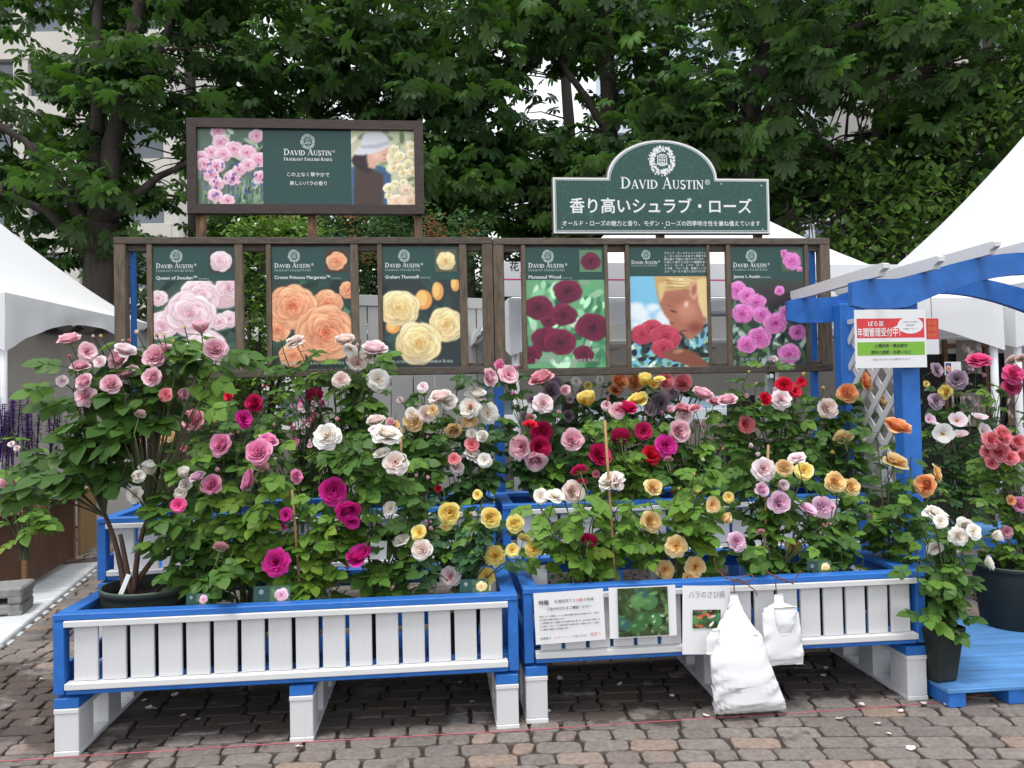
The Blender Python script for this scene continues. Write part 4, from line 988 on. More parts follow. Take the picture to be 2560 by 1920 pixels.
for k, px in enumerate((505, 612, 748, 940, 1150)): bpot(U.dot(atv(px, 1470, .33) - O), .33, .27, ('F', k), 'square black pot sunk in the planter under the ' + ('low creamy white rose', 'clear pink rose', 'magenta rose', 'blush white rose', 'yellow rose')[k])
for k, px in enumerate((1450, 1680, 1930, 2060, 2215)): bpot(U.dot(atv(px, 1440, .38) - O), .38, .285, ('G', k), 'square black pot sunk in the planter under the ' + ('open creamy white rose', 'apricot yellow rose', 'lilac pink rose', 'soft yellow rose', 'slender orange rose')[k])
def stake(label, x0, y0, x1, y1, v):
    a, b = atv(x0, y0, v), atv(x1, y1, v); d = (b - a).normalized(); a2 = a - d * .12
    t = tag(obj('bamboo_stake', MB().tube([Vector((0, 0, 0)), (b - a2) * .33, (b - a2) * .66, b - a2], .0075, .0065, 7).mesh('bamboo_stake', BAMBOO, True), None, a2), label, 'stake', 'bamboo stakes among the roses')
stake('short bamboo stake beside the magenta rose', 752, 1495, 730, 1225, .2)
stake('tall bamboo stake among the crimson roses', 1538, 1460, 1512, 1050, .22)
stake('bamboo stake by the lilac pink roses', 1908, 1440, 1921, 1112, .2)
stake('pale flat stake among the blush roses', 1003, 1200, 1003, 1068, .75)
def card(label, px, py, w, h, v, tilt, col=None, seed=0, lean=0.0, plain=False):
    p = atv(px, py, v)
    t = thing('plant_card', label, 'label', p, A + tilt, 'plant cards in the planters')
    t.rotation_euler = (-.15, lean, A + tilt)
    part('sheet', MB().box((0, 0, h / 2), (w, .002, h), .0004), PAPER if plain else GREENP, t)
    if not plain:
        im = Img(24, 20, rgb('4a6a4a')); im.leaves(10, GB, random.Random(seed), 4); im.rose(13, 10, 8, col, random.Random(seed), rings=5)
        obj('picture', im.mesh('picture', w * .55, h * .94), t, (-w * .06, -.0016, h * .02))
        mb = MB(); emblem_to(mb, -w * .29, h * .66, h * .14, -.0016); part('emblem', mb, PALEINK, t)
card('green plant card with a pink rose picture beside the magenta bloom', 680, 1507, .165, .075, .09, 0, PKP, 4)
card('small green plant card under the low rose foliage', 494, 1512, .1, .05, .09, 0, PKP, 6)
card('green plant card with a yellow rose picture and yellow edge', 2050, 1437, .125, .066, .13, 0, YEP, 3)
card('yellow rose picture card at the corner below the yellow blooms', 1186, 1482, .135, .062, .10, 0, YEP, 8)
for lb, px, py, w, h, v, tl, le in (('white card tied up among the magenta canes', 945, 1398, .08, .085, .2, .3, .1), ('white paper strip low among the magenta canes', 748, 1425, .055, .012, .2, .2, .4), ('blank white card standing at the end of the notices planter', 1350, 1465, .075, .1, .3, 0, 0), ('white strip tag leaning in the round pot', 300, 1490, .02, .1, .2, .1, .35), ('small white card behind the slender green rose', 2262, 1432, .06, .06, .3, .3, .2), ('clear tall card behind the magenta stake', 808, 1500, .09, .14, .3, 0, 0)):
    card(lb, px, py, w, h, v, tl, plain=True, lean=le)

# ------------------------------------------------------------------ wooden plant table with salvia, duckboard, weights
PLY = M('brown_plywood', (.105, .048, .024), .6, .3, 3, (1, 1, .3), 0, .1, 20, (.20, .11, .06), (.6, .75), chipscale=4)
PLYT = M('table_edge_wood', (.22, .11, .05), .65, .3, 5, (1, 8, 8)); TAN = M('tan_board', (.36, .23, .10), .6, .1, 3)
tp0, tp1 = atz(62, 1503, .0), atz(178, 1428, .0)
ty = math.atan2(tp1.y - tp0.y, tp1.x - tp0.x) - math.pi / 2
t = thing('plant_table', 'long brown plywood table carrying trays of purple salvia', 'table', v3(tp0), ty)
Lt = (v3(tp1) - v3(tp0)).length
part('tabletop', MB().box((-.55, Lt / 2 + .1, .705), (1.25, Lt + .5, .03), .004), PLYT, t)
part('side_panel', MB().box((-.02, Lt / 2 + .12, .40), (.02, Lt + .1, .58), .003), PLY, t)
part('side_panel', MB().box((-.6, .30, .40), (1.1, .02, .58), .003), PLY, t)
for x, y in ((.0, .0), (-.02, Lt + .12), (-1.1, .0), (-1.1, Lt + .1)): part('leg', MB().box((x, y, .345), (.035, .035, .69), .003), PLYT, t)
part('tan_panel', MB().box((.02, Lt + .42, .42), (.03, .5, .62), .003), TAN, t)
t2 = thing('plant_tray', 'black trays of tall purple salvia spikes on the plywood table', 'plants', v3(tp0, .72) + Vector((0, 0, 0)), ty)
for k in range(2): part('tray', MB().box((-.26 - .55 * k, .55, .05), (.5, 1.2, .1), .01), BLACKP, t2)
PURP = M('salvia_purple', (.075, .022, .16), .7, .4, 60, objvar=.25)
g = random.Random(9)
spm = []
for q in range(3):
    mb = MB()
    for k in range(26):
        z = k / 25; r = .016 * (1 - z * .75)
        for j in range(5):
            a = g.random() * 6.28; c = Vector((math.cos(a) * r, math.sin(a) * r, z)); d = Vector((math.cos(a) * .016, math.sin(a) * .016, .012)); sd = Vector((-math.sin(a), math.cos(a), 0)) * .007
            mb.add([c - sd, c + sd, c + d + sd * .6, c + d - sd * .6], [(0, 1, 2, 3)])
    mb.tube([(0, 0, -.4), (0, 0, 1)], .004, .002, 5, mi=0)
    spm.append(mb.mesh('flower_spike', PURP))
for k in range(52): 
    y = g.uniform(-.1, 1.2); x = g.uniform(-.75, .0)
    h = g.uniform(.28, .44); obj('flower_spike', spm[k % 3], t2, (x, y, g.uniform(.36, .56)), (g.uniform(-.1, .1), g.uniform(-.1, .1), g.random() * 6), (1.7, 1.7, h))
POLY = M('white_duckboard_plastic', (.66, .68, .70), .5, .08, 3, objvar=.05)
d0, d1 = atz(70, 1560, .03), atz(232, 1425, .03)
t = thing('duckboard', 'white plastic duckboard on the paving beside the plywood table', 'duckboard', v3(d0), math.atan2(d1.y - d0.y, d1.x - d0.x) - math.pi / 2)
Ld = (v3(d1) - v3(d0)).length
for k in range(7):
    y = (k - .8) * .36; part('module', MB().box((-.22, y, .03), (.44, .345, .045), .012), POLY, t)
    for j in range(2): part('foot', MB().box((.0, y - .09 + .18 * j, .012), (.05, .09, .022), .004), POLY, t)
CONC = M('concrete_weight', (.24, .24, .23), .9, .2, 20, bump=.5)
wp = atz(18, 1530, .05)
t = thing('tent_weight', 'stack of two grey concrete tent weights on the duckboard', 'weight', v3(wp, .053), .3)
for k in range(2):
    part('block', MB().box((-.05 + .01 * k, 0, .045 + .115 * k), (.36, .30, .07), .02), CONC, t)
    for x in (-.17, .09): part('foot', MB().box((x, -.02, .015 + .100 * k - .005 * k), (.09, .26, .055 if k else .03), .008), CONC, t)

# ------------------------------------------------------------------ pink string along the stall line, fallen petals
pts = [atz(x, y, .018) for x, y in ((-40, 1906), (300, 1884), (760, 1855), (1300, 1826), (1700, 1800), (2100, 1775), (2330, 1757), (2620, 1712))]
tag(obj('guide_string', MB().tube(pts, .0016, n=4).mesh('guide_string', M('pink_string', (.55, .10, .14), .7, .1))), 'thin pink string lying on the paving along the planters', 'string')
g = random.Random(33)
pm = []
for q in range(3):
    v = []
    for i in range(4):
        for k in range(4):
            x, y = (k / 3 - .5), (i / 3 - .5); sh = math.sqrt(max(.05, 1 - (y * 1.7) ** 2)); v.append((x * sh * .9, y, (x * x + y * y) * .5 + g.uniform(-.03, .03)))
    pm.append(MB().add(v, [(i * 4 + k, i * 4 + k + 1, i * 4 + 5 + k, i * 4 + 4 + k) for i in range(3) for k in range(3)]).mesh('fallen_petal', M('fallen_petal', (.72, .62, .60), .6, .1, objvar=.1), True))
for x, y in ((103, 1698), (335, 1740), (360, 1752), (372, 1770), (385, 1772), (437, 1738), (458, 1790), (495, 1799), (475, 1865), (747, 1868), (820, 1745), (1180, 1755), (1150, 1707), (775, 1835), (1400, 1697), (1550, 1712), (1370, 1780), (1680, 1740), (1765, 1790), (2008, 1664), (2065, 1670), (2058, 1690), (2155, 1762), (2253, 1778), (2195, 1810), (2223, 1835), (2310, 1759), (2370, 1763), (2278, 1872), (2100, 1798)):
    o = tag(obj('fallen_petal', g.choice(pm), None, atz(x, y, .021), (g.uniform(-.3, .3), g.uniform(-.3, .3), g.random() * 6), g.uniform(.022, .036)), 'pale fallen rose petal lying on the brick paving', 'petal', 'fallen petals on the paving')

# ------------------------------------------------------------------ buildings and fence far behind

def building(label, x0, x1, y, h, wallc, glassc, nx, floors, depth=10, frames=(.75, .75, .75)):
    t = thing('office_building', label, 'building', ((x0 + x1) / 2, y, 0)); w = x1 - x0; fh = h / floors
    WM = M('wall_' + str(int(x0)), wallc, .8, .06, .3); GM = M('glass_' + str(int(x0)), glassc, .12, .2, .3, objvar=.3, spec=.7)
    part('core', MB().box((0, depth / 2 + .4, h / 2), (w - .4, depth, h), .02), WM, t)
    for k in range(floors + 1): part('spandrel', MB().box((0, 0, k * fh), (w, .5, fh * .42), .02), WM, t)
    pw = w / nx
    pm_ = MB().box((0, 0, 0), (pw * .3, .44, h), .02).mesh('pier', WM)
    for k in range(nx + 1): obj('pier', pm_, t, (-w / 2 + k * pw, .02, h / 2))
    gmsh = MB().box((0, 0, 0), (pw * .72, .05, fh * .6), .01).mesh('window', GM)
    for k in range(nx):
        for j in range(floors): obj('window', gmsh, t, (-w / 2 + (k + .5) * pw, .16, (j + .5) * fh))
    return t
building('tall beige office block behind the big chestnut tree', -34, -19.5, 44, 34, (.56, .53, .48), (.10, .12, .14), 5, 9)
building('pale bluish office tower seen through the leaves', 7, 22, 50, 36, (.62, .68, .74), (.25, .34, .42), 7, 11)
building('grey brown building with dark windows beyond the cherry tree', 21, 42, 40, 22, (.42, .39, .36), (.05, .06, .08), 7, 6)
building('low white building between the trunks behind the frames', -17, 6, 46, 8.5, (.60, .60, .58), (.12, .15, .18), 9, 3)
# grey site hoarding and a shed with corrugated roof
HOARD = M('grey_hoarding', (.34, .34, .33), .55, .05, 2, objvar=.04)
h0, h1 = atd(800, 735, 8.2), atd(1240, 735, 8.9)
t = thing('panel_fence', 'grey metal panel hoarding behind the golden rose poster', 'fence', v3(h0), math.atan2(h1.y - h0.y, h1.x - h0.x))
Lh = (v3(h1) - v3(h0)).length
for k in range(8): part('panel', MB().box((Lh / 8 * (k + .5), 0, h0.z / 2), (Lh / 8 - .012, .03, h0.z), .004), HOARD, t)
part('cap_rail', MB().box((Lh / 2, -.01, h0.z - .06), (Lh, .05, .12), .004), HOARD, t)
s0 = atd(352, 800, 9.8)
t = thing('shed', 'dark shed with a corrugated roof beyond the white tent', 'shed', (s0.x, s0.y, 0))
SH = M('shed_wood', (.06, .035, .026), .8, .3, 4, (6, 6, 1))
part('wall', MB().box((-.1, .8, 1.2), (2.2, 1.5, 2.4), .01), SH, t)
v = []; n = 60
for k in range(n + 1):
    x = -1.35 + 2.7 * k / n; z = 2.62 + .05 * math.sin(k * .9)
    v += [(x, -.3, z - .12), (x, 1.8, z + .2), (x, -.3, z - .13), (x, 1.8, z + .19)]
part('roof', MB().add(v, [(4 * k, 4 * k + 4, 4 * k + 5, 4 * k + 1) for k in range(n)] + [(4 * k + 2, 4 * k + 3, 4 * k + 7, 4 * k + 6) for k in range(n)] + [(4 * k, 4 * k + 2, 4 * k + 6, 4 * k + 4) for k in range(n)]), M('corrugated_sheet', (.10, .09, .085), .6, .3, 3), t)

# ------------------------------------------------------------------ trees
def leaf_template(kind):
    if kind == 'palm':        # horse chestnut: seven drooping leaflets
        V_ = []; F_ = []
        for k in range(7):
            a = (k - 3) * .62; L = 1.0 - .07 * abs(k - 3) ** 1.3; c, s = math.sin(a), math.cos(a); w = .17 * L
            o = len(V_)
            for (t, q, z) in ((.04, 0, 0), (.55, -w, .02), (.55, 0, .07), (.55, w, .02), (1.0, 0, -.22), (.8, -w * .95, -.09), (.8, w * .95, -.09), (.82, 0, -.04)):
                V_.append((c * t * L + s * q, s * t * L - c * q, z))
            F_ += [(o, o + 2, o + 1), (o, o + 3, o + 2), (o + 1, o + 2, o + 7), (o + 1, o + 7, o + 5), (o + 2, o + 3, o + 6), (o + 2, o + 6, o + 7), (o + 5, o + 7, o + 4), (o + 7, o + 6, o + 4)]
        return np.array(V_), np.array(F_)
    V_ = [(0, 0, 0), (-.3, .4, -.02), (0, .45, .06), (.3, .4, -.02), (0, 1, -.16), (-.2, .75, -.08), (.2, .75, -.08)]
    return np.array(V_, float), np.array([(0, 2, 1), (0, 3, 2), (1, 2, 5), (2, 3, 6), (5, 2, 4), (2, 6, 4)])
def scatter(kind, P, size, droop, seed, tintbase):
    """P: (n,3) leaf base points; returns vertices, faces, tint"""
    r = np.random.default_rng(seed); T, Fc = leaf_template(kind); n = len(P)
    az = r.uniform(0, 2 * np.pi, n); tilt = r.normal(-droop, .32, n); roll = r.normal(0, .3, n); sc = size * r.uniform(.65, 1.25, n)
    ca, sa = np.cos(az), np.sin(az); ct, st = np.cos(tilt), np.sin(tilt); cr, sr = np.cos(roll), np.sin(roll)
    x, y, z = T[:, 0], T[:, 1], T[:, 2]
    X = x[None] * cr[:, None] + z[None] * sr[:, None]; Z = -x[None] * sr[:, None] + z[None] * cr[:, None]; Y = np.broadcast_to(y[None], X.shape)
    Y2 = Y * ct[:, None] - Z * st[:, None]; Z2 = Y * st[:, None] + Z * ct[:, None]
    X3 = X * ca[:, None] - Y2 * sa[:, None]; Y3 = X * sa[:, None] + Y2 * ca[:, None]
    Vv = np.stack([X3, Y3, Z2], -1) * sc[:, None, None] + P[:, None, :]
    m = len(T); Ff = (Fc[None] + (np.arange(n) * m)[:, None, None]).reshape(-1, 3)
    tint = np.repeat(np.clip(tintbase + r.normal(0, .13, n), 0, 1), m)
    return Vv.reshape(-1, 3), Ff, tint
CHEST = leafmat('chestnut_leaf', (.010, .036, .007), (.085, .195, .030), 0, .55, .36, (.09, .24, .01))
CHERRY = leafmat('cherry_leaf', (.028, .075, .014), (.15, .29, .045), 0, .5, .38, (.16, .32, .02))
GAPS = [(455, 190, 55), (385, 60, 42), (570, 90, 30), (1370, 225, 62), (1300, 110, 24), (880, 110, 26), (25, 60, 40), (60, 150, 45), (130, 420, 36), (50, 560, 50), (430, 400, 45), (410, 560, 50), (1800, 120, 40), (1740, 50, 34), (2050, 285, 40), (2130, 300, 36), (1920, 235, 34), (2330, 130, 30), (1130, 330, 18), (900, 285, 34), (1230, 600, 34), (210, 90, 40), (150, 40, 30), (660, 30, 22), (960, 230, 18), (1500, 170, 26), (1450, 290, 24), (1560, 110, 20), (2440, 130, 22), (2210, 180, 22), (640, 200, 16), (1080, 130, 16), (800, 190, 16), (330, 300, 30), (180, 250, 26), (500, 480, 30), (2010, 540, 30), (1240, 250, 14)]
def to_px(p):
    q = RM.transposed() @ (p - CAMP); return 1280 + F * q.x / -q.z, 960 - F * q.y / -q.z, -q.z
def tree(label, limbs, ells, nspray, per, size, mat, seed, kind='palm', group='trees behind the stalls', name='chestnut_tree', zmin=3.0, spread=.5, tint=.4):
    """limbs: lists of (px, py, depth, radius) from the ground up; ells: (px, py, d, rx, ry, rz, weight)"""
    base = atd(limbs[0][0][0], 1000, limbs[0][0][2]); base.z = 0
    t = thing(name, label, 'tree', base, 0, group)
    pts_all = []
    for li, lb in enumerate(limbs):
        pts = [atd(a, b, d) for a, b, d, r in lb]; rs = [r for *_, r in lb]
        if li == 0: pts[0].z = -.02
        P_, R_ = [], []
        for i in range(len(pts) - 1):
            for k in range(4):
                q = k / 4; P_.append(pts[i].lerp(pts[i + 1], q) + Vector((rng.uniform(-1, 1), rng.uniform(-1, 1), 0)) * .02); R_.append(rs[i] + (rs[i + 1] - rs[i]) * q)
        P_.append(pts[-1]); R_.append(rs[-1])
        part('trunk' if li == 0 else 'limb', MB().tube([p - base for p in P_], R_, n=9), BARK, t, smooth=True)
        pts_all += P_
    r = np.random.default_rng(seed); wts = np.array([e_[6] for e_ in ells], float); wts /= wts.sum()
    SPp = []
    while len(SPp) < nspray:
        e_ = ells[r.choice(len(ells), p=wts)]; c = atd(e_[0], e_[1], e_[2]); d = r.normal(size=3); d /= np.linalg.norm(d); q = r.uniform(.25, 1) ** .6
        p = np.array(c) + d * q * np.array(e_[3:6])
        if p[2] > zmin:
            x_, y_, _ = to_px(Vector(p))
            if any((x_ - gx) ** 2 + ((y_ - gy) * 1.2) ** 2 < (gr * 1.5 + 18) ** 2 for gx, gy, gr in GAPS) and r.random() < .93: continue
            SPp.append(p)
    SPp = np.array(SPp)
    # twigs from the nearest limb point
    LP = np.array([tuple(p) for p in pts_all]); tw = MB()
    for p in SPp[::2]:
        dd = np.linalg.norm(LP - p, axis=1) + np.maximum(0, LP[:, 2] - p[2]) * .5; a = LP[dd.argmin()]
        mid = (a + p) / 2 + np.array([0, 0, .12]); tw.tube([Vector(a) - base, Vector(mid) - base, Vector(p) - base], .022, .006, 4, cap=False)
    o = part('branch', tw, BARK, t); o['kind'] = 'stuff'
    ang = r.uniform(0, 6.283, (nspray, per)); rr = spread * np.sqrt(r.uniform(0, 1, (nspray, per)))
    LPs = SPp[:, None, :] + np.stack([np.cos(ang) * rr, np.sin(ang) * rr, -rr * .35 + r.normal(0, .07, (nspray, per))], -1)
    tb = np.repeat(np.clip(np.where(r.random(nspray) < .16, r.normal(tint + .45, .15, nspray), r.normal(tint - .16, .14, nspray)), .0, 1), per)
    v, f, ti = scatter(kind, LPs.reshape(-1, 3) - np.array(base), size, .45, seed + 1, tb)
    o = obj('crown', npmesh('crown', v, f, mat, ti), t); o['kind'] = 'stuff'
    return t
tree('big forked horse chestnut rising behind the white tent with the arched valance',
     [[(262, 1000, 11, .27), (256, 700, 11, .25), (250, 560, 11, .23)], [(252, 575, 11, .16), (282, 360, 11, .13), (330, 140, 11, .10), (360, -120, 11, .07)], [(238, 580, 11, .13), (246, 300, 11.1, .10), (243, -120, 11.2, .06)],
      [(225, 590, 11, .10), (150, 450, 10.8, .07), (60, 350, 10.6, .05), (-60, 280, 10.5, .04)], [(228, 650, 11, .09), (120, 530, 10.7, .06), (0, 480, 10.5, .04)], [(262, 560, 11, .08), (400, 440, 11.2, .05), (560, 360, 11.3, .03)], [(305, 270, 11, .07), (420, 80, 11.2, .05), (470, -80, 11.2, .03)]],
     [(250, 60, 12.2, 2.3, 1.3, 1.4, 3), (60, 300, 11.6, 1.7, 1.3, 1.2, 2.4), (430, 330, 11.6, 1.4, 1.3, 1.2, 1.6), (250, 470, 11.9, 2.1, 1.0, .7, 1.6), (60, 560, 11, 1.2, .9, .5, 1.0), (500, 80, 12, 1.6, 1.5, 1.4, 1.8), (330, 150, 10.4, .7, .5, .35, .5), (180, 420, 10.3, .6, .5, .35, .4)], 310, 7, .235, CHEST, 101)
tree('slim chestnut trunk behind the wide billboard', [[(792, 1000, 13, .19), (786, 300, 13, .16), (778, 0, 13, .12), (772, -300, 13, .08)], [(786, 380, 13, .08), (640, 220, 13, .05), (560, 120, 13, .03)], [(780, 200, 13, .07), (900, 60, 13, .05), (960, -60, 13, .03)]],
     [(760, 60, 13, 2.6, 1.8, 1.6, 3), (700, 260, 12.6, 2.2, 1.6, 1.2, 2.4), (950, 150, 12, 1.6, 1.4, 1.2, 2), (760, 480, 13.5, 2.8, 1.5, 1.1, 2.4)], 280, 7, .23, CHEST, 202, tint=.33)
tree('chestnut with pale hanging leaf fans beside the wide billboard', [[(1172, 1000, 12.5, .2), (1155, 560, 12.5, .17), (1135, 320, 12.5, .14), (1050, 100, 12.5, .10), (1000, -80, 12.5, .07)], [(1140, 330, 12.5, .09), (1250, 230, 12.4, .07), (1340, 160, 12.3, .05), (1400, -40, 12.3, .04)], [(1180, 300, 12.5, .08), (1300, 190, 12.5, .06), (1380, 90, 12.5, .04)]],
     [(1080, 60, 12, 2.3, 1.7, 1.4, 3), (1100, 330, 11.4, 1.3, 1.2, 1.0, 2.2), (1080, 440, 10.8, .9, .8, .7, 1.0), (1300, 360, 12, 1.5, 1.2, .9, 1.8), (1250, 520, 13, 2.0, 1.2, .8, 1.8), (1350, 60, 13, 1.5, 1.4, 1.2, 1.8)], 290, 7, .24, CHEST, 303, tint=.42)
tree('chestnut with two dark stems behind the arched sign', [[(1532, 1000, 12, .17), (1522, 300, 12, .14), (1512, 0, 12, .11), (1500, -200, 12, .08)], [(1600, 760, 12.2, .15), (1612, 330, 12.2, .12), (1660, 120, 12.3, .10), (1710, -80, 12.4, .07)], [(1520, 330, 12, .07), (1420, 180, 12, .05), (1370, 100, 12, .03)]],
     [(1480, 60, 12.4, 1.4, 1.6, 1.2, 2), (1700, 130, 12, 1.6, 1.4, 1.2, 2.4), (1620, 380, 11.4, 1.8, 1.2, .9, 2.6), (1450, 480, 12, 1.4, 1.2, .8, 1.8), (1800, 480, 12.6, 1.6, 1.2, .8, 1.6)], 300, 7, .23, CHEST, 404, tint=.38)
tree('leaning dark chestnut trunk between arched sign and cherry tree', [[(1842, 1000, 11.5, .22), (1856, 400, 11.5, .19), (1890, 210, 11.5, .15), (1948, 0, 11.5, .12), (1980, -160, 11.5, .09)], [(1880, 330, 11.5, .12), (2010, 180, 11.4, .09), (2120, 80, 11.3, .07), (2330, -20, 11.2, .04)], [(1900, 290, 11.5, .07), (2080, 220, 11.5, .05), (2260, 190, 11.5, .03)]],
     [(2050, 60, 11, 2.0, 1.6, 1.3, 3), (1850, 250, 11, 1.4, 1.2, 1.0, 1.8), (2250, 200, 12, 2.0, 1.4, 1.2, 2.4), (2000, 430, 12.4, 1.7, 1.2, .9, 2), (2450, 60, 11.6, 1.6, 1.4, 1.4, 2)], 280, 7, .23, CHEST, 505, tint=.42)
tree('slender chestnut deep behind the cherry tree', [[(2216, 1000, 13.5, .15), (2196, 330, 13.5, .12), (2202, 120, 13.5, .1), (2190, -120, 13.5, .07)], [(2200, 200, 13.5, .06), (2350, 80, 13.5, .04), (2460, 0, 13.5, .03)]],
     [(2250, 60, 14, 2.6, 1.6, 1.4, 3), (2450, 330, 13, 1.8, 1.4, 1.3, 2.6), (2150, 380, 14, 2.4, 1.4, 1.2, 2.4), (2480, 520, 12, 1.4, 1.2, .9, 1.4)], 230, 7, .23, CHEST, 606, tint=.3)
for k, (px, lab) in enumerate(((480, 'dark distant tree filling the gap beside the forked chestnut'), (1000, 'dark distant tree behind the billboard and frames'), (1420, 'dark distant tree behind the arched sign'), (1950, 'dark distant tree behind the leaning trunk'), (2480, 'dark distant tree behind the peaked tent beyond the pergola'))):
    tree(lab, [[(px, 1000, 17, .2), (px + 10, 500, 17, .16), (px - 10, 100, 17, .1), (px, -100, 17, .06)]],
         [(px, 120, 17, 2.9, 1.6, 2.2, 3), (px - 60, 480, 17, 2.9, 1.5, 1.6, 2.6), (px + 60, 660, 16.5, 2.6, 1.4, 1.0, 1.6)], 120, 6, .28, CHEST, 700 + k, zmin=2.2, spread=.8, tint=.25, name='distant_tree', group='dark trees at the back')
tree('cherry tree with bright pointed leaves above the banner tent', [[(2300, 1000, 11.9, .11), (2290, 760, 11.9, .09), (2240, 600, 11.9, .07), (2120, 430, 11.8, .05), (1980, 260, 11.7, .025)], [(2290, 740, 11.9, .06), (2350, 540, 11.8, .045), (2460, 330, 11.7, .03), (2540, 200, 11.7, .02)], [(2245, 610, 11.9, .04), (2080, 560, 11.6, .025), (1970, 540, 11.5, .015)], [(2300, 690, 11.9, .04), (2440, 600, 11.6, .02), (2540, 560, 11.6, .015)]],
     [(2050, 560, 11.5, 1.0, .8, .55, 2), (2200, 620, 11.6, 1.1, .8, .5, 2), (2150, 470, 11.6, 1.2, .9, .6, 2), (2330, 520, 11.4, 1.1, .8, .6, 2.4), (2420, 360, 11.7, .9, .9, .6, 1.6), (2520, 250, 11.6, .7, .8, .7, 1.4), (2450, 520, 11.5, .6, .7, .5, 1)], 400, 10, .135, CHERRY, 808, 'ovate', name='cherry_tree', spread=.32, tint=.85, zmin=2.6)
# shrubs between the stalls and the trees
def shrub(label, ells, n, size, mat, seed, name='shrub', berries=None, kind='ovate', per=8):
    c0_ = atd(ells[0][0], 1000, ells[0][2]); c0_.z = 0; t = thing(name, label, 'shrub', c0_); r = np.random.default_rng(seed)
    st = MB()
    for k in range(7):
        e_ = ells[k % len(ells)]; c = atd(e_[0], e_[1], e_[2]) - c0_ + Vector((rng.uniform(-.6, .6) * e_[3], rng.uniform(-.3, .3), rng.uniform(-.3, .6) * e_[5]))
        part('stem', MB().tube(qb((rng.uniform(-.1, .1), rng.uniform(-.1, .1), 0), (c.x * .3, c.y * .3, c.z * .6), c, 7), .022, .006, 6), BARK, t, smooth=True)
    pts = []
    for e_ in ells:
        m = int(n * e_[6] / sum(q[6] for q in ells)); d = r.normal(size=(m, 3)); d /= np.linalg.norm(d, axis=1)[:, None]; q = r.uniform(.3, 1, m)[:, None] ** .5
        pts.append(np.array(atd(e_[0], e_[1], e_[2]) - c0_) + d * q * np.array(e_[3:6]))
    P = np.concatenate(pts); P = (P[:, None] + r.normal(0, .05, (len(P), per, 3))).reshape(-1, 3); P = P[P[:, 2] > .05]
    v, f, ti = scatter(kind, P, size, .3, seed, np.clip(r.normal(.45, .25, len(P)), 0, 1))
    o = obj('foliage', npmesh('foliage', v, f, mat, ti), t); o['kind'] = 'stuff'
    if berries:
        for (px, py, d, rr, col) in berries:
            mb = MB(); c = atd(px, py, d) - c0_; g = random.Random(px)
            for k in range(60):
                p = c + Vector((g.gauss(0, rr * .4), g.gauss(0, rr * .3), g.gauss(0, rr * .5))); s_ = .014
                mb.add([p + Vector((s_, 0, 0)), p + Vector((-s_, 0, 0)), p + Vector((0, s_, s_)), p + Vector((0, -s_, -s_))], [(0, 1, 2), (0, 1, 3), (0, 2, 3), (1, 2, 3)])
            part('seed_cluster', mb, col, t)
    return t
RUST = M('rusty_seed_cluster', (.22, .085, .022), .8, .3, 30)
shrub('dark green shrub with rusty brown seed clusters behind the billboard posts', [(1000, 590, 9.6, 1.3, .6, .5, 3), (900, 640, 9.6, .9, .6, .6, 2), (1130, 640, 9.8, .7, .5, .4, 1.4), (800, 600, 9.8, .8, .6, .5, 1.4)], 560, .085, GREENS['blue'], 41,
      berries=[(x, y, 9.0, .16, RUST) for x, y in ((675, 548), (690, 575), (880, 550), (1080, 560), (1095, 585), (1075, 600), (1168, 598), (880, 620), (720, 560), (930, 640))], name='seedhead_shrub')
LIGHTV = GREENS['yell']
shrub('tall climbing rose with small pink flowers showing between the frame stiles', [(640, 780, 6.2, .34, .3, .75, 3), (660, 590, 6.2, .33, .25, .18, 1.6), (760, 600, 6.2, .22, .2, .12, .8), (640, 950, 6.2, .45, .3, .4, 1.4)], 620, .055, GREENS['light'], 42, name='climbing_rose')
for k, (px, w_) in enumerate(((420, 1.2), (800, 1.4), (1180, 1.2), (1650, 1.6), (2050, 1.4))):
    shrub(('dense dark shrub under the forked chestnut', 'dense dark shrub behind the grey hoarding', 'dense dark shrub beside the banner tent pole', 'dense dark shrub behind the banner tent', 'dense dark shrub behind the tent beyond the pergola')[k], [(px, 720, 14, w_ * 1.3, .8, .9, 3), (px + 120, 850, 14, w_, .8, 1.0, 2)], 330, .2, GREENS['dark'], 60 + k, per=6)

# ------------------------------------------------------------------ roses: leaf, bloom and cane meshes
def leaflet(V_, F_, T_, base, d, L, Wd, g, fold, droop, tint):
    d = Vector(d).normalized(); sx = Vector((d.y, -d.x, 0))
    if sx.length < .1: sx = Vector((1, 0, 0))
    sx.normalize(); o = len(V_); up = Vector((0, 0, 1))
    st = ((0, 0), (.22, .78), (.5, 1.0), (.78, .68), (1.0, 0))
    for t, w in st:
        c = Vector(base) + d * (L * t) - up * (droop * L * t * t)
        if w == 0: V_.append(c); T_.append(tint)
        else:
            for s in (-1, 0, 1): V_.append(c + sx * (s * Wd * w * (1 + g.uniform(-.07, .07))) + up * (fold * Wd * (abs(s) - .4))); T_.append(tint)
    F_ += [(o, o + 2, o + 1), (o, o + 3, o + 2)]
    for r_ in range(2):
        a = o + 1 + 3 * r_; F_.extend([(a, a + 1, a + 4, a + 3), (a + 1, a + 2, a + 5, a + 4)])
    a = o + 7; F_ += [(a, a + 1, a + 3), (a + 1, a + 2, a + 3)]
LEAFM = {}
def hash_(s): return sum(ord(c) * (i + 7) for i, c in enumerate(s))
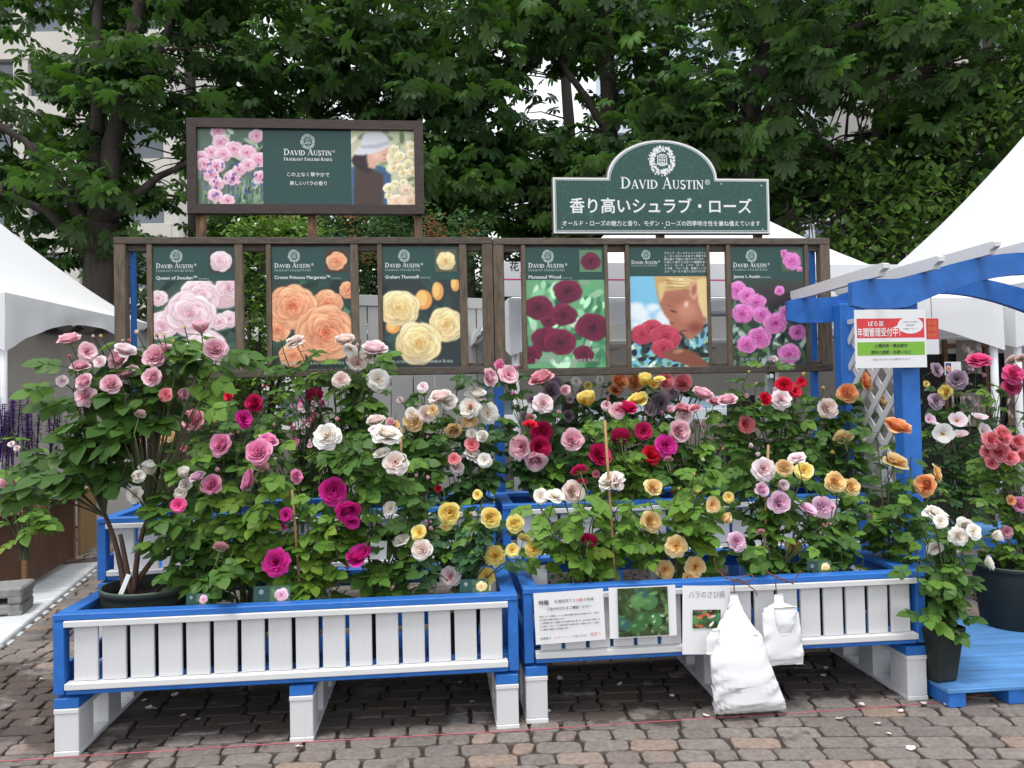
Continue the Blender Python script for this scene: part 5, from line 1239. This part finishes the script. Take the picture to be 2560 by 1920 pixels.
def leaf_mesh(green, q):
    """a compound rose leaf: three, five or seven leaflets on a stalk, about one unit long"""
    if (green, q) in LEAFM: return LEAFM[(green, q)]
    g = random.Random(100 + q); V_, F_, T_ = [], [], []
    n = (5, 5, 7, 5, 3, 5)[q % 6]; dr = g.uniform(.15, .55)
    def st(t): return Vector((0, t, -dr * .5 * t * t))
    mb = MB().tube([st(k / 3 * .62) for k in range(4)], .012, .007, 3, cap=False)
    base_t = g.uniform(.35, .65)
    leaflet(V_, F_, T_, st(.62), (g.uniform(-.1, .1), 1, -.1 - dr * .4), .46 * g.uniform(.9, 1.1), .18, g, g.uniform(-.05, .35), g.uniform(.1, .4), base_t + .05)
    for k in range((n - 1) // 2):
        t = .55 - .21 * k
        for s in (-1, 1):
            leaflet(V_, F_, T_, st(t), (s * 1.0, .62 + g.uniform(-.15, .2), -.12 + g.uniform(-.2, .15)), .37 * (1 - .12 * k) * g.uniform(.88, 1.1), .15, g, g.uniform(-.05, .4), g.uniform(.05, .4), base_t + g.uniform(-.18, .18))
    o = len(mb.v); mb.add(V_, F_)
    me = mb.mesh('leaf', GREENS[green], True); a = me.attributes.new('tint', 'FLOAT', 'POINT'); a.data.foreach_set('value', [.6] * o + [max(0, min(1, x)) for x in T_])
    LEAFM[(green, q)] = me; return me
def petal(V_, F_, C_, g, layer, az, L, Wd, op, cup, base_r, z0, curl, ruf):
    nu, nt_ = 5, 5; o = len(V_); rnd = g.random()
    ca, sa = math.cos(az), math.sin(az); r, z = base_r, z0; tw = g.uniform(-.25, .25)
    prof = []
    for i in range(nt_):
        t = i / (nt_ - 1)
        ph = op * (.35 + .65 * t) + curl * t * t
        if i: r += math.sin(ph) * L / (nt_ - 1); z += math.cos(ph) * L / (nt_ - 1)
        prof.append((r, z, ph, t))
    for r_, z_, ph, t in prof:
        w = Wd * math.sqrt(max(.0, 1 - ((t - .6) / .68) ** 2)) * (1 if t > 0 else .6)
        for k in range(nu):
            s = -1 + 2 * k / (nu - 1); back = -.16 * L * s * s * (t ** 3)
            inn = cup * s * s * w
            rr = r_ + back * math.sin(ph) - inn * math.cos(ph) * .9 + ruf * g.uniform(-1, 1) * t * L
            zz = z_ + back * math.cos(ph) + inn * math.sin(ph) * .9 + ruf * g.uniform(-1, 1) * t * L * .7
            y = s * w + tw * t * w * .5
            V_.append((rr * ca - y * sa, rr * sa + y * ca, zz)); C_.append((layer, t, rnd, 1))
    for i in range(nt_ - 1):
        for k in range(nu - 1): a = o + i * nu + k; F_.append((a, a + 1, a + nu + 1, a + nu))
FLOW = {   # layers from outside in: count, length, width, opening (deg), cup, base radius, height, curl
    'f': [(6, .86, .46, 98, .2, .08, -.06, -.25), (7, .84, .42, 82, .3, .10, -.02, -.35), (8, .74, .36, 66, .35, .16, .02, -.4), (9, .60, .27, 52, .3, .24, .08, -.4), (10, .55, .22, 40, .3, .26, .12, -.3), (10, .54, .20, 30, .3, .22, .14, -.1), (9, .52, .19, 22, .3, .16, .16, .1), (7, .50, .17, 14, .3, .10, .17, .2), (5, .48, .15, 6, .3, .04, .18, .3)],
    'w': [(7, .92, .42, 116, .1, .06, -.08, -.1), (8, .90, .40, 98, .2, .08, -.03, -.2), (9, .82, .36, 80, .25, .12, .02, -.2), (10, .70, .29, 64, .25, .18, .06, -.15), (10, .62, .25, 50, .25, .20, .10, -.1), (10, .58, .22, 38, .25, .18, .13, .1), (9, .55, .2, 26, .25, .12, .15, .2), (6, .52, .17, 10, .25, .05, .16, .3)],
    'l': [(5, 1.0, .56, 98, .05, .04, -.04, -.05), (6, .92, .50, 80, .12, .05, 0, -.1), (7, .78, .38, 60, .2, .06, .03, -.1), (6, .6, .28, 40, .25, .05, .06, .1), (5, .45, .2, 22, .3, .03, .1, .2)],
    'h': [(4, 1.0, .6, 52, .5, .05, 0, -.35), (5, .95, .5, 40, .5, .05, .02, -.35), (6, .88, .4, 30, .5, .05, .04, -.3), (6, .8, .3, 20, .5, .04, .06, -.1), (5, .74, .22, 10, .5, .02, .08, 0)],
    'u': [(3, 1.0, .42, 20, .75, .03, 0, -.5), (3, .98, .36, 12, .8, .02, .02, -.4), (2, .9, .3, 6, .8, .01, .04, -.2)],
    'i': [(5, .95, .50, 84, .05, .06, 0, -.05)],
}
BLOOM = {}
def bloom_mesh(shape, col, q):
    k = (shape, col, q)
    if k in BLOOM: return BLOOM[k]
    key = (shape, q)
    if key not in BLOOM:
        g = random.Random(hash_(shape) * 31 + q); V_, F_, C_ = [], [], []
        Ls = FLOW[shape]; n = len(Ls)
        for i, (cnt, L, Wd, op, cup, br, z0, curl) in enumerate(Ls):
            ph = g.random() * 6.28
            for j in range(cnt):
                petal(V_, F_, C_, g, 1 - i / max(1, n - 1), ph + 6.2832 * j / cnt + g.uniform(-.18, .18), L * g.uniform(.88, 1.08), Wd * g.uniform(.85, 1.1), rad(op * g.uniform(.86, 1.12)), cup, br, z0 + g.uniform(-.03, .03), curl + g.uniform(-.15, .15), .06 if shape in 'lwi' else .045)
        v = np.array(V_); R_ = np.percentile(np.hypot(v[:, 0], v[:, 1]), 97); v /= R_
        BLOOM[key] = (v, np.array(F_), np.array(C_))
    v, f, c = BLOOM[key]
    me = npmesh('bloom', v, f, PET[col], c, True, 'pt'); BLOOM[k] = me; return me

_mb = MB().lathe([(.02, -.42), (.10, -.40), (.17, -.28), (.16, -.14), (.13, -.05)], 8)
for k in range(5):
    a = 6.2832 * k / 5; c, s = math.cos(a), math.sin(a)
    _mb.add([(c * .14 - s * .10, s * .14 + c * .10, -.1), (c * .14 + s * .10, s * .14 - c * .10, -.1), (c * .42 + s * .07, s * .42 - c * .07, -.02), (c * .7, s * .7, .0 - .1), (c * .42 - s * .07, s * .42 + c * .07, -.02)], [(0, 1, 2, 3, 4)])
CALYX = _mb.mesh('calyx', SEPAL)
_mb = MB().lathe([(.06, -.5), (.26, -.42), (.30, -.2), (.30, .1), (.24, .3)], 8)
for k in range(5):
    a = 6.2832 * k / 5; c, s = math.cos(a), math.sin(a); _mb.add([(c * .30 - s * .15, s * .30 + c * .15, -.1), (c * .30 + s * .15, s * .30 - c * .15, -.1), (c * .42 + s * .05, s * .42 - c * .05, .4), (c * .36, s * .36, .95), (c * .42 - s * .05, s * .42 + c * .05, .4)], [(0, 1, 2, 3, 4)])
BUDCAL = _mb.mesh('calyx', SEPAL)
_mb = MB()
_g = random.Random(2)
for k in range(30):
    a, r = _g.random() * 6.28, .2 * math.sqrt(_g.random()); _mb.tube([(r * .4 * math.cos(a), r * .4 * math.sin(a), .02), (r * math.cos(a), r * math.sin(a), .18)], .012, .02, 4)
STAM = _mb.mesh('stamen', STAMEN)
NB = [0, 0]
SPOTS = []; BUSHES = []
def to_px(p):
    q = RM.transposed() @ (p - CAMP); return 1280 + F * q.x / -q.z, 960 - F * q.y / -q.z, -q.z
def covers(p, r_m):
    x, y, d = to_px(p); rp = r_m * F / d * .55
    for bx, by, br, bd in SPOTS:
        if d < bd + .02 and (x - bx) ** 2 + (y - by) ** 2 < (br * .95 + rp) ** 2: return True
    return False
def rose_bush(label, v, base, crowns, green, blooms, nleaf=110, extra=10, ls=.135, brown=False, soil_z=None, name='rose_bush', depth=None, seed=None, dense=1.0, group='roses in the display', t0=.22, caner=.0045):
    """base: pixel of the foot; crowns: (px, py, rx_px, ry_px); blooms: 'px py dia colour shape facing' ..."""
    g = random.Random(seed if seed is not None else hash_(label)); dd = depth
    pos = (lambda x, y, dv=0: atd(x, y, dd + dv)) if dd else (lambda x, y, dv=0: atv(x, y, v + dv))
    b = pos(*base)
    if soil_z is not None: b.z = soil_z
    t = thing(name, label, 'rose', b, 0, group)
    targets = []
    for row in [r for r in blooms.replace('\n', ';').split(';') if r.strip()]:
        p = row.split(); px, py, dia = float(p[0]), float(p[1]), float(p[2]); col = p[3]; sh = p[4] if len(p) > 4 else 'f'; fc = p[5] if len(p) > 5 else 'c'
        q = pos(px, py, g.uniform(-.17, -.02)); q_d = q.y
        R_ = dia / 2 * q_d / F * .93
        x = g.uniform(-.35, .35)
        d = {'c': (x, -1, .30 + g.uniform(-.2, .25)), 's': (x * 1.3, -.45, 1), 'b': (x, .7, .8), 'd': (x, -.8, -.5), 'l': (-1.1, -.7, .3), 'r': (1.1, -.7, .3), 'u': (x * .5, -.15, 1)}[fc]
        d = Vector(d).normalized()
        if sh == 'u': d = (d + Vector((0, 0, .8))).normalized(); R_ *= .62
        if sh == 'h': R_ *= .85
        # centre the visible mass of the flower on the pixel
        c = q - d * (R_ * (.25 if sh not in 'u' else .7))
        rot = d.to_track_quat('Z', 'Y').to_euler(); rot2 = (Matrix(rot.to_matrix()) @ Matrix.Rotation(g.random() * 6.28, 3, 'Z')).to_euler()
        o = obj('bloom' if sh != 'u' else 'bud', bloom_mesh(sh, col, g.randrange(4)), t, c - b, rot2, R_); NB[0] += 1
        obj('calyx', BUDCAL if sh == 'u' else CALYX, o, (0, 0, 0))
        if sh == 'i' or (sh == 'l' and g.random() < .5): obj('stamen', STAM, o)
        SPOTS.append((px, py, dia / 2, q_d)); targets.append((c - b - d * (R_ * .4), d, True))
    BUSHES.append((t, b, g, pos, targets, crowns, green, nleaf, extra, ls, brown, dense, t0, caner))
def grow(t, b, g, pos, targets, crowns, green, nleaf, extra, ls, brown, dense, t0, caner):
    for k in range(extra):
        cx, cy, rx, ry = crowns[k % len(crowns)] if k < len(crowns) * 2 else g.choice(crowns)
        a = g.random() * 6.28; r_ = math.sqrt(g.random())
        p = pos(cx + rx * r_ * math.cos(a), cy + ry * r_ * math.sin(a) * .9 - ry * .1, g.uniform(-.16, .16)) - b
        targets.append((p, Vector((g.uniform(-.4, .4), g.uniform(-.6, .3), 1)).normalized(), False))
    nodes_ = []
    mat = CANEB if brown else CANEM
    mains = []
    if brown:
        for k in range(4):
            e_ = Vector(((-.16, -.05, .10, .22)[k], g.uniform(-.1, .1), g.uniform(.26, .42))); pts = qb((g.uniform(-.03, .03), g.uniform(-.02, .02), -.02), (e_.x * .3, e_.y * .3, e_.z * .6), e_, 7); mains.append(e_)
            part('main_stem', MB().tube(pts, .015, .010, 7), mat, t, smooth=True)
    for p, d, isb in targets:
        s = Vector((g.uniform(-.03, .03), g.uniform(-.03, .03), -.01))
        if mains: s = min(mains, key=lambda m: (m - p).length) - Vector((0, 0, .01))
        mid = Vector((p.x * g.uniform(.25, .6), p.y * g.uniform(.25, .6), max(p.z * g.uniform(.55, .75), .02)))
        e2 = p - d * min(.10, p.length * .2)
        mid = mid * .6 + e2 * .4 if p.z < .1 else mid
        if mains: mid = s * .5 + e2 * .5 + Vector((0, 0, .05))
        pts = qb(s, mid, e2, 7) + [p - d * .03, p]
        part('cane', MB().tube(pts, caner, .0022, 5, cap=False), mat if not mains or g.random() < .4 else CANEM, t, smooth=True)
        n = max(2, int(p.length * .78 / .052 * dense))
        for k in range(n):
            q = t0 + (0.93 - t0) * (k + g.uniform(.1, .9)) / n; i = q * (len(pts) - 1); j = int(i); pp = pts[j].lerp(pts[min(j + 1, len(pts) - 1)], i - j)
            nodes_.append((pp, q, p))
    g.shuffle(nodes_); cnt = 0
    for pp, q, p in nodes_:
        if cnt >= nleaf: break
        a = g.random() * 6.28; hd = Vector((math.cos(a), math.sin(a) * .9 - .25, 0)); out = Vector((pp.x, pp.y, 0)); hd = (hd + out * 1.0).normalized()
        d = (hd + Vector((0, 0, g.uniform(-.35, .35)))).normalized()
        up = Vector((g.uniform(-.5, .5), -.55 + g.uniform(-.5, .4), 1)); xx = d.cross(up).normalized(); zz = xx.cross(d)
        if covers(b + pp + d * (ls * .55), ls * .5): continue
        m3 = Matrix((xx, d, zz)).transposed()
        gr = green if g.random() > .12 else ('light' if green != 'light' else 'yell')
        if q > .75 and g.random() < .25: gr = 'light'
        obj('leaf', leaf_mesh(gr, g.randrange(6)), t, pp, m3.to_euler(), ls * g.uniform(.72, 1.2)); NB[1] += 1; cnt += 1
# ---- front row
B = rose_bush
B('tall pale pink rose growing in the round black pot', .33, (321, 1478), [(230, 1050, 190, 150), (420, 1000, 130, 130), (120, 1130, 130, 110), (330, 1140, 180, 110), (300, 940, 190, 60)], 'mid',
  '''174 852 52 P f s;218 880 54 P l r;298 898 54 P f;312 878 50 F f s;391 893 60 P f;412 874 30 P h s;201 918 44 P f s;312 936 54 P l s;332 927 34 P l;212 955 42 P f;213 990 54 P w
383 944 50 P f;503 827 48 P h s;538 874 56 P f;250 905 34 F l;155 952 32 F l;278 961 48 P f;414 986 36 S l;451 988 40 P h r;174 891 14 S u;13 1210 30 P h l;34 1206 18 P u
234 841 14 B u;253 841 14 Y u;307 852 14 B u;323 852 14 S u;342 832 20 B u;392 838 22 B u;411 840 14 Y u;433 854 14 Y u;462 820 16 Y u;350 1035 30 P l b''', 190, 24, .20, True, soil_z=.60, caner=.0052, t0=.34)
B('low rose with creamy white buds beside the round pot', .30, (505, 1500), [(470, 1330, 110, 110), (560, 1420, 90, 60), (420, 1270, 80, 60), (600, 1380, 70, 80)], 'mid',
  '338 1195 42 W h r;378 1180 50 W h s;337 1236 46 W w;459 1190 38 W h s;465 1214 42 W h;452 1232 34 W l;446 1263 40 H l;552 1368 40 D l b', 110, 14, .15, soil_z=.50)
B('rose with clear pink cupped blooms', .30, (612, 1490), [(600, 1190, 110, 110), (560, 1290, 100, 90), (660, 1320, 80, 90), (520, 1120, 60, 50)], 'light',
  '554 1112 56 p f;647 1131 62 p f;669 1104 48 p f s;626 1201 58 p f l;530 1212 50 p f;494 1194 38 V f s;651 1167 40 D f b;685 1062 12 P u;688 1148 18 B u;576 1087 14 P u;739 1192 36 p f r;545 1175 20 P u', 120, 14, .15, soil_z=.50)
B('rose with large vivid magenta blooms', .27, (748, 1492), [(730, 1300, 100, 110), (820, 1330, 90, 100), (700, 1420, 90, 50), (850, 1210, 70, 70)], 'light',
  '833 1227 66 M f;869 1275 60 M f d;880 1305 44 M l d;690 1406 70 M w;898 1391 66 M f s;714 1287 38 M l;706 1316 24 M l d;868 1420 20 S u', 120, 14, .155, soil_z=.50)
B('rose with big blush white rosettes and glossy leaves', .28, (942, 1490), [(930, 1180, 120, 120), (960, 1330, 120, 110), (1040, 1420, 90, 60), (850, 1130, 90, 70), (1010, 1230, 80, 80)], 'mid',
  '988 1157 64 B w;956 1134 48 W l s;818 1091 70 W w;966 1088 76 W w s;941 1073 40 F l s;1054 1375 50 B f;1005 1352 46 W l s;1125 1441 54 F w;1065 1305 18 P u;1077 1322 20 P u;843 1048 20 P u;1070 1195 18 P u;1040 1190 18 P u;975 1271 40 W l', 140, 16, .155, soil_z=.50)
B('yellow rose with fine small foliage', .27, (1152, 1478), [(1140, 1320, 110, 110), (1230, 1360, 90, 80), (1190, 1270, 90, 60), (1090, 1390, 60, 60)], 'blue',
  '1193 1237 28 Y l;1124 1283 54 Y f;1118 1312 36 Y l d;1227 1294 48 Y f;1287 1309 42 Y f;1048 1332 44 Y l;1237 1389 54 Y w;1280 1376 38 Y l;1217 1441 46 Y w;1334 1372 46 Y w;1206 1468 36 Y f;1177 1284 14 Y u;1310 1345 34 Y l b;1077 1305 12 P u', 150, 18, .105, soil_z=.50, dense=1.3)
B('rose with creamy white open blooms and pale green leaves', .30, (1452, 1468), [(1440, 1310, 110, 110), (1520, 1330, 80, 100), (1390, 1370, 70, 60), (1540, 1250, 60, 60)], 'light',
  '1527 1203 66 W w s;1541 1206 50 B l r;1431 1230 54 B f;1388 1241 54 W l s;1352 1241 42 W l;1472 1350 46 C l b;1448 1176 44 C l b;1456 1205 26 C l b', 130, 15, .14, soil_z=.51)
B('apricot yellow rose with bright green foliage', .28, (1682, 1455), [(1680, 1290, 110, 110), (1640, 1390, 80, 70), (1740, 1230, 80, 70), (1720, 1400, 70, 60)], 'light',
  '1633 1219 44 G f;1625 1304 52 G f;1690 1365 56 G w;1662 1425 50 G w;1738 1415 52 G w;1730 1455 50 G f s;1781 1261 44 G l;1822 1243 30 Y l;1808 1297 34 G h r;1744 1230 18 Y u;1757 1150 18 W u;1697 1222 14 Y u;1735 1186 14 G u', 130, 15, .135, soil_z=.51)
B('rose with lilac pink rosettes beside the bamboo stake', .28, (1932, 1450), [(1920, 1290, 110, 110), (2000, 1330, 90, 90), (1870, 1370, 80, 70), (1960, 1200, 100, 70), (2060, 1370, 60, 60)], 'mid',
  '1909 1173 62 F w;1947 1256 54 V f;2018 1275 52 V l s;2056 1268 54 V f;1904 1224 36 V f;1952 1215 36 F h;1841 1354 50 V w;1876 1115 22 F u;1895 1137 22 F u;2081 1270 16 S u;2058 1313 16 S u;1993 1145 46 F l s;1960 1170 42 A f;2075 1310 14 P u;1902 1330 24 D l b', 150, 16, .14, soil_z=.51)
B('soft yellow rose with a low bright yellow bloom', .33, (2062, 1445), [(2060, 1330, 80, 90), (2020, 1250, 70, 60), (2120, 1240, 60, 50)], 'mid', '2088 1205 56 G w;2126 1218 44 G f;1983 1365 44 Y w;2009 1176 50 Y l;1880 1330 16 P u', 80, 10, .13, soil_z=.51)
B('slender green rose with orange blooms at the planter end', .36, (2217, 1440), [(2215, 1330, 70, 90), (2230, 1240, 70, 60), (2200, 1400, 60, 40), (2260, 1180, 50, 50)], 'mid',
  '2241 1156 68 G l s;2242 1069 62 O f s;2341 1184 52 G l r;2316 1213 54 O f l;2215 1052 16 G u', 120, 14, .12, soil_z=.51)
# ---- raised row
B('rose with crimson and dusty pink blooms behind the clear pink rose', 1.05, (560, 1290), [(540, 1030, 110, 90), (620, 1090, 100, 90), (480, 1120, 90, 90), (680, 1010, 80, 60)], 'mid',
  '484 1053 58 D f;609 1048 52 M l r;636 1009 44 C f;571 991 28 R l;663 967 16 R u;690 1001 16 R u;787 990 42 C f b;806 1011 22 p h;537 1055 14 G u;598 1082 16 G u', 120, 15, .13, soil_z=.78)
B('tall blush white rose reaching up in front of the coral poster', 1.0, (862, 1280), [(860, 1010, 120, 100), (800, 960, 100, 60), (930, 1060, 90, 80), (700, 920, 60, 30), (880, 930, 60, 40)], 'mid',
  '738 854 50 B w s;862 853 50 B f s;876 874 42 W l d;936 876 62 F f s;920 888 40 W f;894 905 50 B f;853 950 46 B w;945 949 58 W w;702 850 12 G u;894 864 18 P u;780 1010 14 P u', 150, 17, .155, soil_z=.78)
B('rose with fading amber and blush blooms', 1.0, (1052, 1280), [(1040, 1090, 110, 90), (1110, 1140, 90, 90), (1100, 1030, 80, 50), (980, 1140, 60, 70)], 'mid',
  '983 1066 36 A l;1033 1054 48 A f;1030 1036 36 W l;1065 1034 42 B f;1082 1026 34 A l;1134 1075 40 A f d;1103 997 58 B f s;1120 1005 44 W f;940 1055 46 B f s;978 1060 30 P h;1057 968 30 F l;942 1078 34 F l s;1069 1093 16 P u;1176 1016 18 S u;1036 1080 16 Y u', 130, 15, .14, soil_z=.78)
B('rose with creamy white globes beside the blue post', 1.0, (1182, 1275), [(1180, 1110, 70, 80), (1210, 1180, 60, 70), (1150, 1180, 60, 60)], 'dark',
  '1175 1019 56 W w;1190 990 54 W f s;1220 1033 56 W w;1174 1050 46 A l d;1185 1137 50 W w s;1211 1151 40 W l;1206 1092 32 W f;1178 1085 30 W l;1180 1112 40 S l;1135 1148 34 S l;1095 1222 20 R l;1142 1170 40 F l', 100, 12, .13, soil_z=.78)
B('rose with shell pink rosettes and a crimson pair', 1.02, (1352, 1270), [(1350, 1080, 110, 90), (1300, 1020, 80, 70), (1420, 1040, 80, 70), (1380, 1160, 100, 70)], 'dark',
  '1222 944 46 P f r;1252 916 32 p h;1272 937 56 P l;1290 920 20 p u;1355 950 62 D f s;1410 979 34 P h;1281 985 18 p u;1396 1032 22 P u;1303 1118 58 P f;1339 1150 54 P f d;1430 1102 58 P f;1358 1008 56 F w;1352 1080 52 C f;1349 1118 54 C f;1325 1062 40 R l s;1325 1043 24 D l b', 150, 17, .135, soil_z=.78)
B('crimson rose with a few pale yellow blooms above it', 1.0, (1572, 1262), [(1570, 1120, 110, 90), (1520, 1170, 90, 70), (1640, 1180, 90, 80), (1500, 1060, 60, 50)], 'light',
  '1567 1023 50 C f s;1543 1026 46 P l;1499 1137 54 C f;1551 1094 50 C f b;1608 1078 48 C l;1665 1114 58 M w;1629 1138 48 R f;1516 1014 28 P l;1469 1008 54 Y h s;1614 958 44 Y h s;1635 964 30 Y h;1648 949 32 Y l s;1596 1001 50 Y f s;1520 998 14 S u;1490 1185 22 S l;1680 1230 14 R u', 150, 17, .135, soil_z=.78)
B('rose with soft pink layered blooms', 1.02, (1742, 1260), [(1740, 1120, 90, 80), (1790, 1060, 90, 60), (1700, 1180, 80, 70), (1820, 1160, 80, 80)], 'mid',
  '1697 1080 58 P f;1755 988 54 P f s;1786 1006 36 D f s;1819 1003 46 P f s;1707 1025 44 D f s;1737 1021 36 D l s;1709 1045 46 F l;1757 1062 36 F l r;1673 1027 26 P h;1864 1063 46 S f;1867 993 20 F u;1670 1150 26 D l b;1655 1032 16 p u;1660 1140 40 V l b', 130, 15, .135, soil_z=.78)
B('rose with scarlet blooms and one blush rosette', 1.0, (1952, 1255), [(1950, 1060, 100, 90), (1900, 1130, 90, 80), (2010, 1010, 70, 50), (1880, 1010, 50, 50)], 'mid',
  '1953 999 52 F w;1961 964 48 R w;1987 978 36 R l;1912 997 32 R f;2004 955 28 R l;1937 976 22 F u;1978 977 20 W u;1891 960 14 P u;1932 902 24 F h;1866 988 14 P u;2008 936 18 G u;1872 930 12 Y u', 140, 16, .14, soil_z=.78)
B('apricot rose in front of the white lattice', .98, (2112, 1250), [(2120, 1080, 100, 90), (2060, 1120, 90, 80), (2170, 1040, 70, 60), (2160, 1130, 70, 70), (2090, 1010, 60, 40)], 'mid',
  '2118 983 48 O f;2161 955 48 O f r;2067 1021 50 B f;2206 1007 42 G h;2108 1093 50 G l b;2159 1102 24 W u;2080 1132 20 Y u;2058 971 18 G u;2214 1052 16 O u', 150, 17, .135, soil_z=.78)
# ---- beyond the planters
B('white rose in the square pot on the blue deck', 0, (2368, 1600), [(2370, 1430, 80, 90), (2430, 1400, 60, 70), (2350, 1330, 60, 60), (2360, 1520, 60, 50)], 'mid',
  '2341 1287 62 W w s;2395 1341 48 W w;2412 1319 46 W f;2434 1329 42 W l;2337 1370 44 W l d;2352 1304 36 W l;2483 1341 36 W h r;2469 1408 40 W f r;2393 1380 14 W u', 130, 16, .12, soil_z=.33, depth=PSQ.y, group='potted roses on the deck')
B('coral rose cluster in the big tapered pot', 0, (2575, 1455), [(2520, 1240, 70, 80), (2500, 1330, 60, 70), (2560, 1180, 60, 60)], 'light',
  '2478 1100 44 S w;2505 1090 44 S f;2530 1115 44 S f;2470 1130 40 S w;2500 1130 46 S f;2525 1145 42 S w;2480 1158 36 S l;2545 1105 36 S f;2556 1140 34 S f;2528 1250 28 O l;2550 1262 40 p f;2515 1330 34 D l;2505 1075 30 S l', 130, 16, .12, soil_z=.40, depth=PBR.y, group='potted roses on the deck')
B('rose with flat white and pink single blooms behind the pergola post', 0, (2400, 1330), [(2400, 1170, 100, 80), (2340, 1130, 60, 60), (2450, 1130, 60, 60), (2400, 1250, 80, 60)], 'dark',
  '2393 1051 50 F i;2422 1050 34 W i r;2448 1043 42 F i s;2458 1078 50 F i;2358 1084 56 W i;2398 1088 46 F i s;2323 1048 34 V i;2333 1058 30 W i s;2440 1015 18 P u;2345 1075 30 F i', 150, 18, .11, soil_z=.5, depth=5.35, group='roses beyond the pergola')
B('hot pink rose standing inside the tent beyond the pergola', 0, (2450, 1180), [(2420, 1010, 110, 60), (2520, 1020, 60, 60), (2350, 980, 50, 60)], 'dark',
  '2447 901 60 H w s;2534 936 52 H w;2529 964 46 H f;2393 949 52 L w;2366 980 36 Y f l;2341 1004 46 L l;2341 925 40 L l;2460 940 20 P u;2418 925 24 L h;2530 900 34 B l b;2555 895 30 B l b;2316 960 18 Y l', 130, 15, .12, soil_z=.5, depth=5.9, group='roses beyond the pergola')
# ---- shaded row under the tent, behind the frames
def backrow(label, px, blooms, green='dark', seed=1): B(label, 0, (px, 1200), [(px, 1060, 150, 110), (px + 60, 1140, 130, 80), (px - 60, 1140, 120, 80)], green, blooms, 130, 20, .17, soil_z=.775, depth=6.15, group='roses in the shade behind the frames', seed=seed)
backrow('mauve rose shaded behind the shell pink rose', 1390, '1377 977 46 L f;1390 960 40 L l;1459 985 38 L f s;1310 1045 34 L l;1330 1000 30 L l;1420 1040 30 L f')
backrow('orange rose shaded behind the crimson rose', 1600, '1548 953 44 O f;1589 955 44 O f;1662 952 44 S f;1706 958 46 S f;1648 1009 54 L w;1625 1025 40 L l;1540 975 34 O f;1680 985 34 L l')
backrow('pale yellow green rose shaded behind the frame', 1480, '1440 955 28 W l;1470 965 24 Y l;1500 950 22 W l;1425 1000 20 L l')
def ground_rose(label, px, py, blooms, d, green, crown, n=100, sz=.0, ls=.12): B(label, 0, (px, py), crown, green, blooms, n, 22, ls, soil_z=sz, depth=d, group='roses on the ground behind the planters')
cl_pts = ';'.join('%d %d %d %s i' % (735 + rng.uniform(-10, 70), 1000 + rng.uniform(-10, 115), rng.uniform(12, 20), rng.choice('pHFP')) for _ in range(34))
ground_rose('rose covered in tiny pink and white flowers behind the blush white rose', 760, 1250, cl_pts, 5.6, 'mid', [(760, 1050, 100, 80), (740, 1130, 100, 70), (640, 1060, 90, 80)], 130, .55)
ground_rose('leafy rose filling the gap behind the dusty pink rose', 470, 1260, '425 1090 30 A l;402 1100 26 A l;460 1120 20 S l;355 1100 24 D l', 5.5, 'dark', [(440, 1060, 130, 90), (560, 1010, 120, 70), (520, 1130, 120, 80)], 200, .5)
ground_rose('leafy rose filling the gap behind the amber rose', 1010, 1260, '1000 1000 20 F l', 5.6, 'mid', [(1010, 1060, 130, 80), (900, 1110, 110, 80), (1110, 1100, 100, 80)], 200, .5)
ground_rose('leafy rose filling the gap behind the scarlet rose', 1860, 1260, '1800 1120 18 O l', 5.45, 'dark', [(1850, 1100, 120, 80), (1960, 1120, 110, 80), (2060, 1090, 80, 80)], 190, .5)
ground_rose('drooping leafy rose beside the plywood table', 60, 1290, '28 1110 18 F l;42 1120 16 F l', 4.9, 'light', [(50, 1130, 70, 70), (70, 1220, 80, 60), (40, 1250, 60, 60)], 42, .55, .17)

for args in BUSHES: grow(*args)
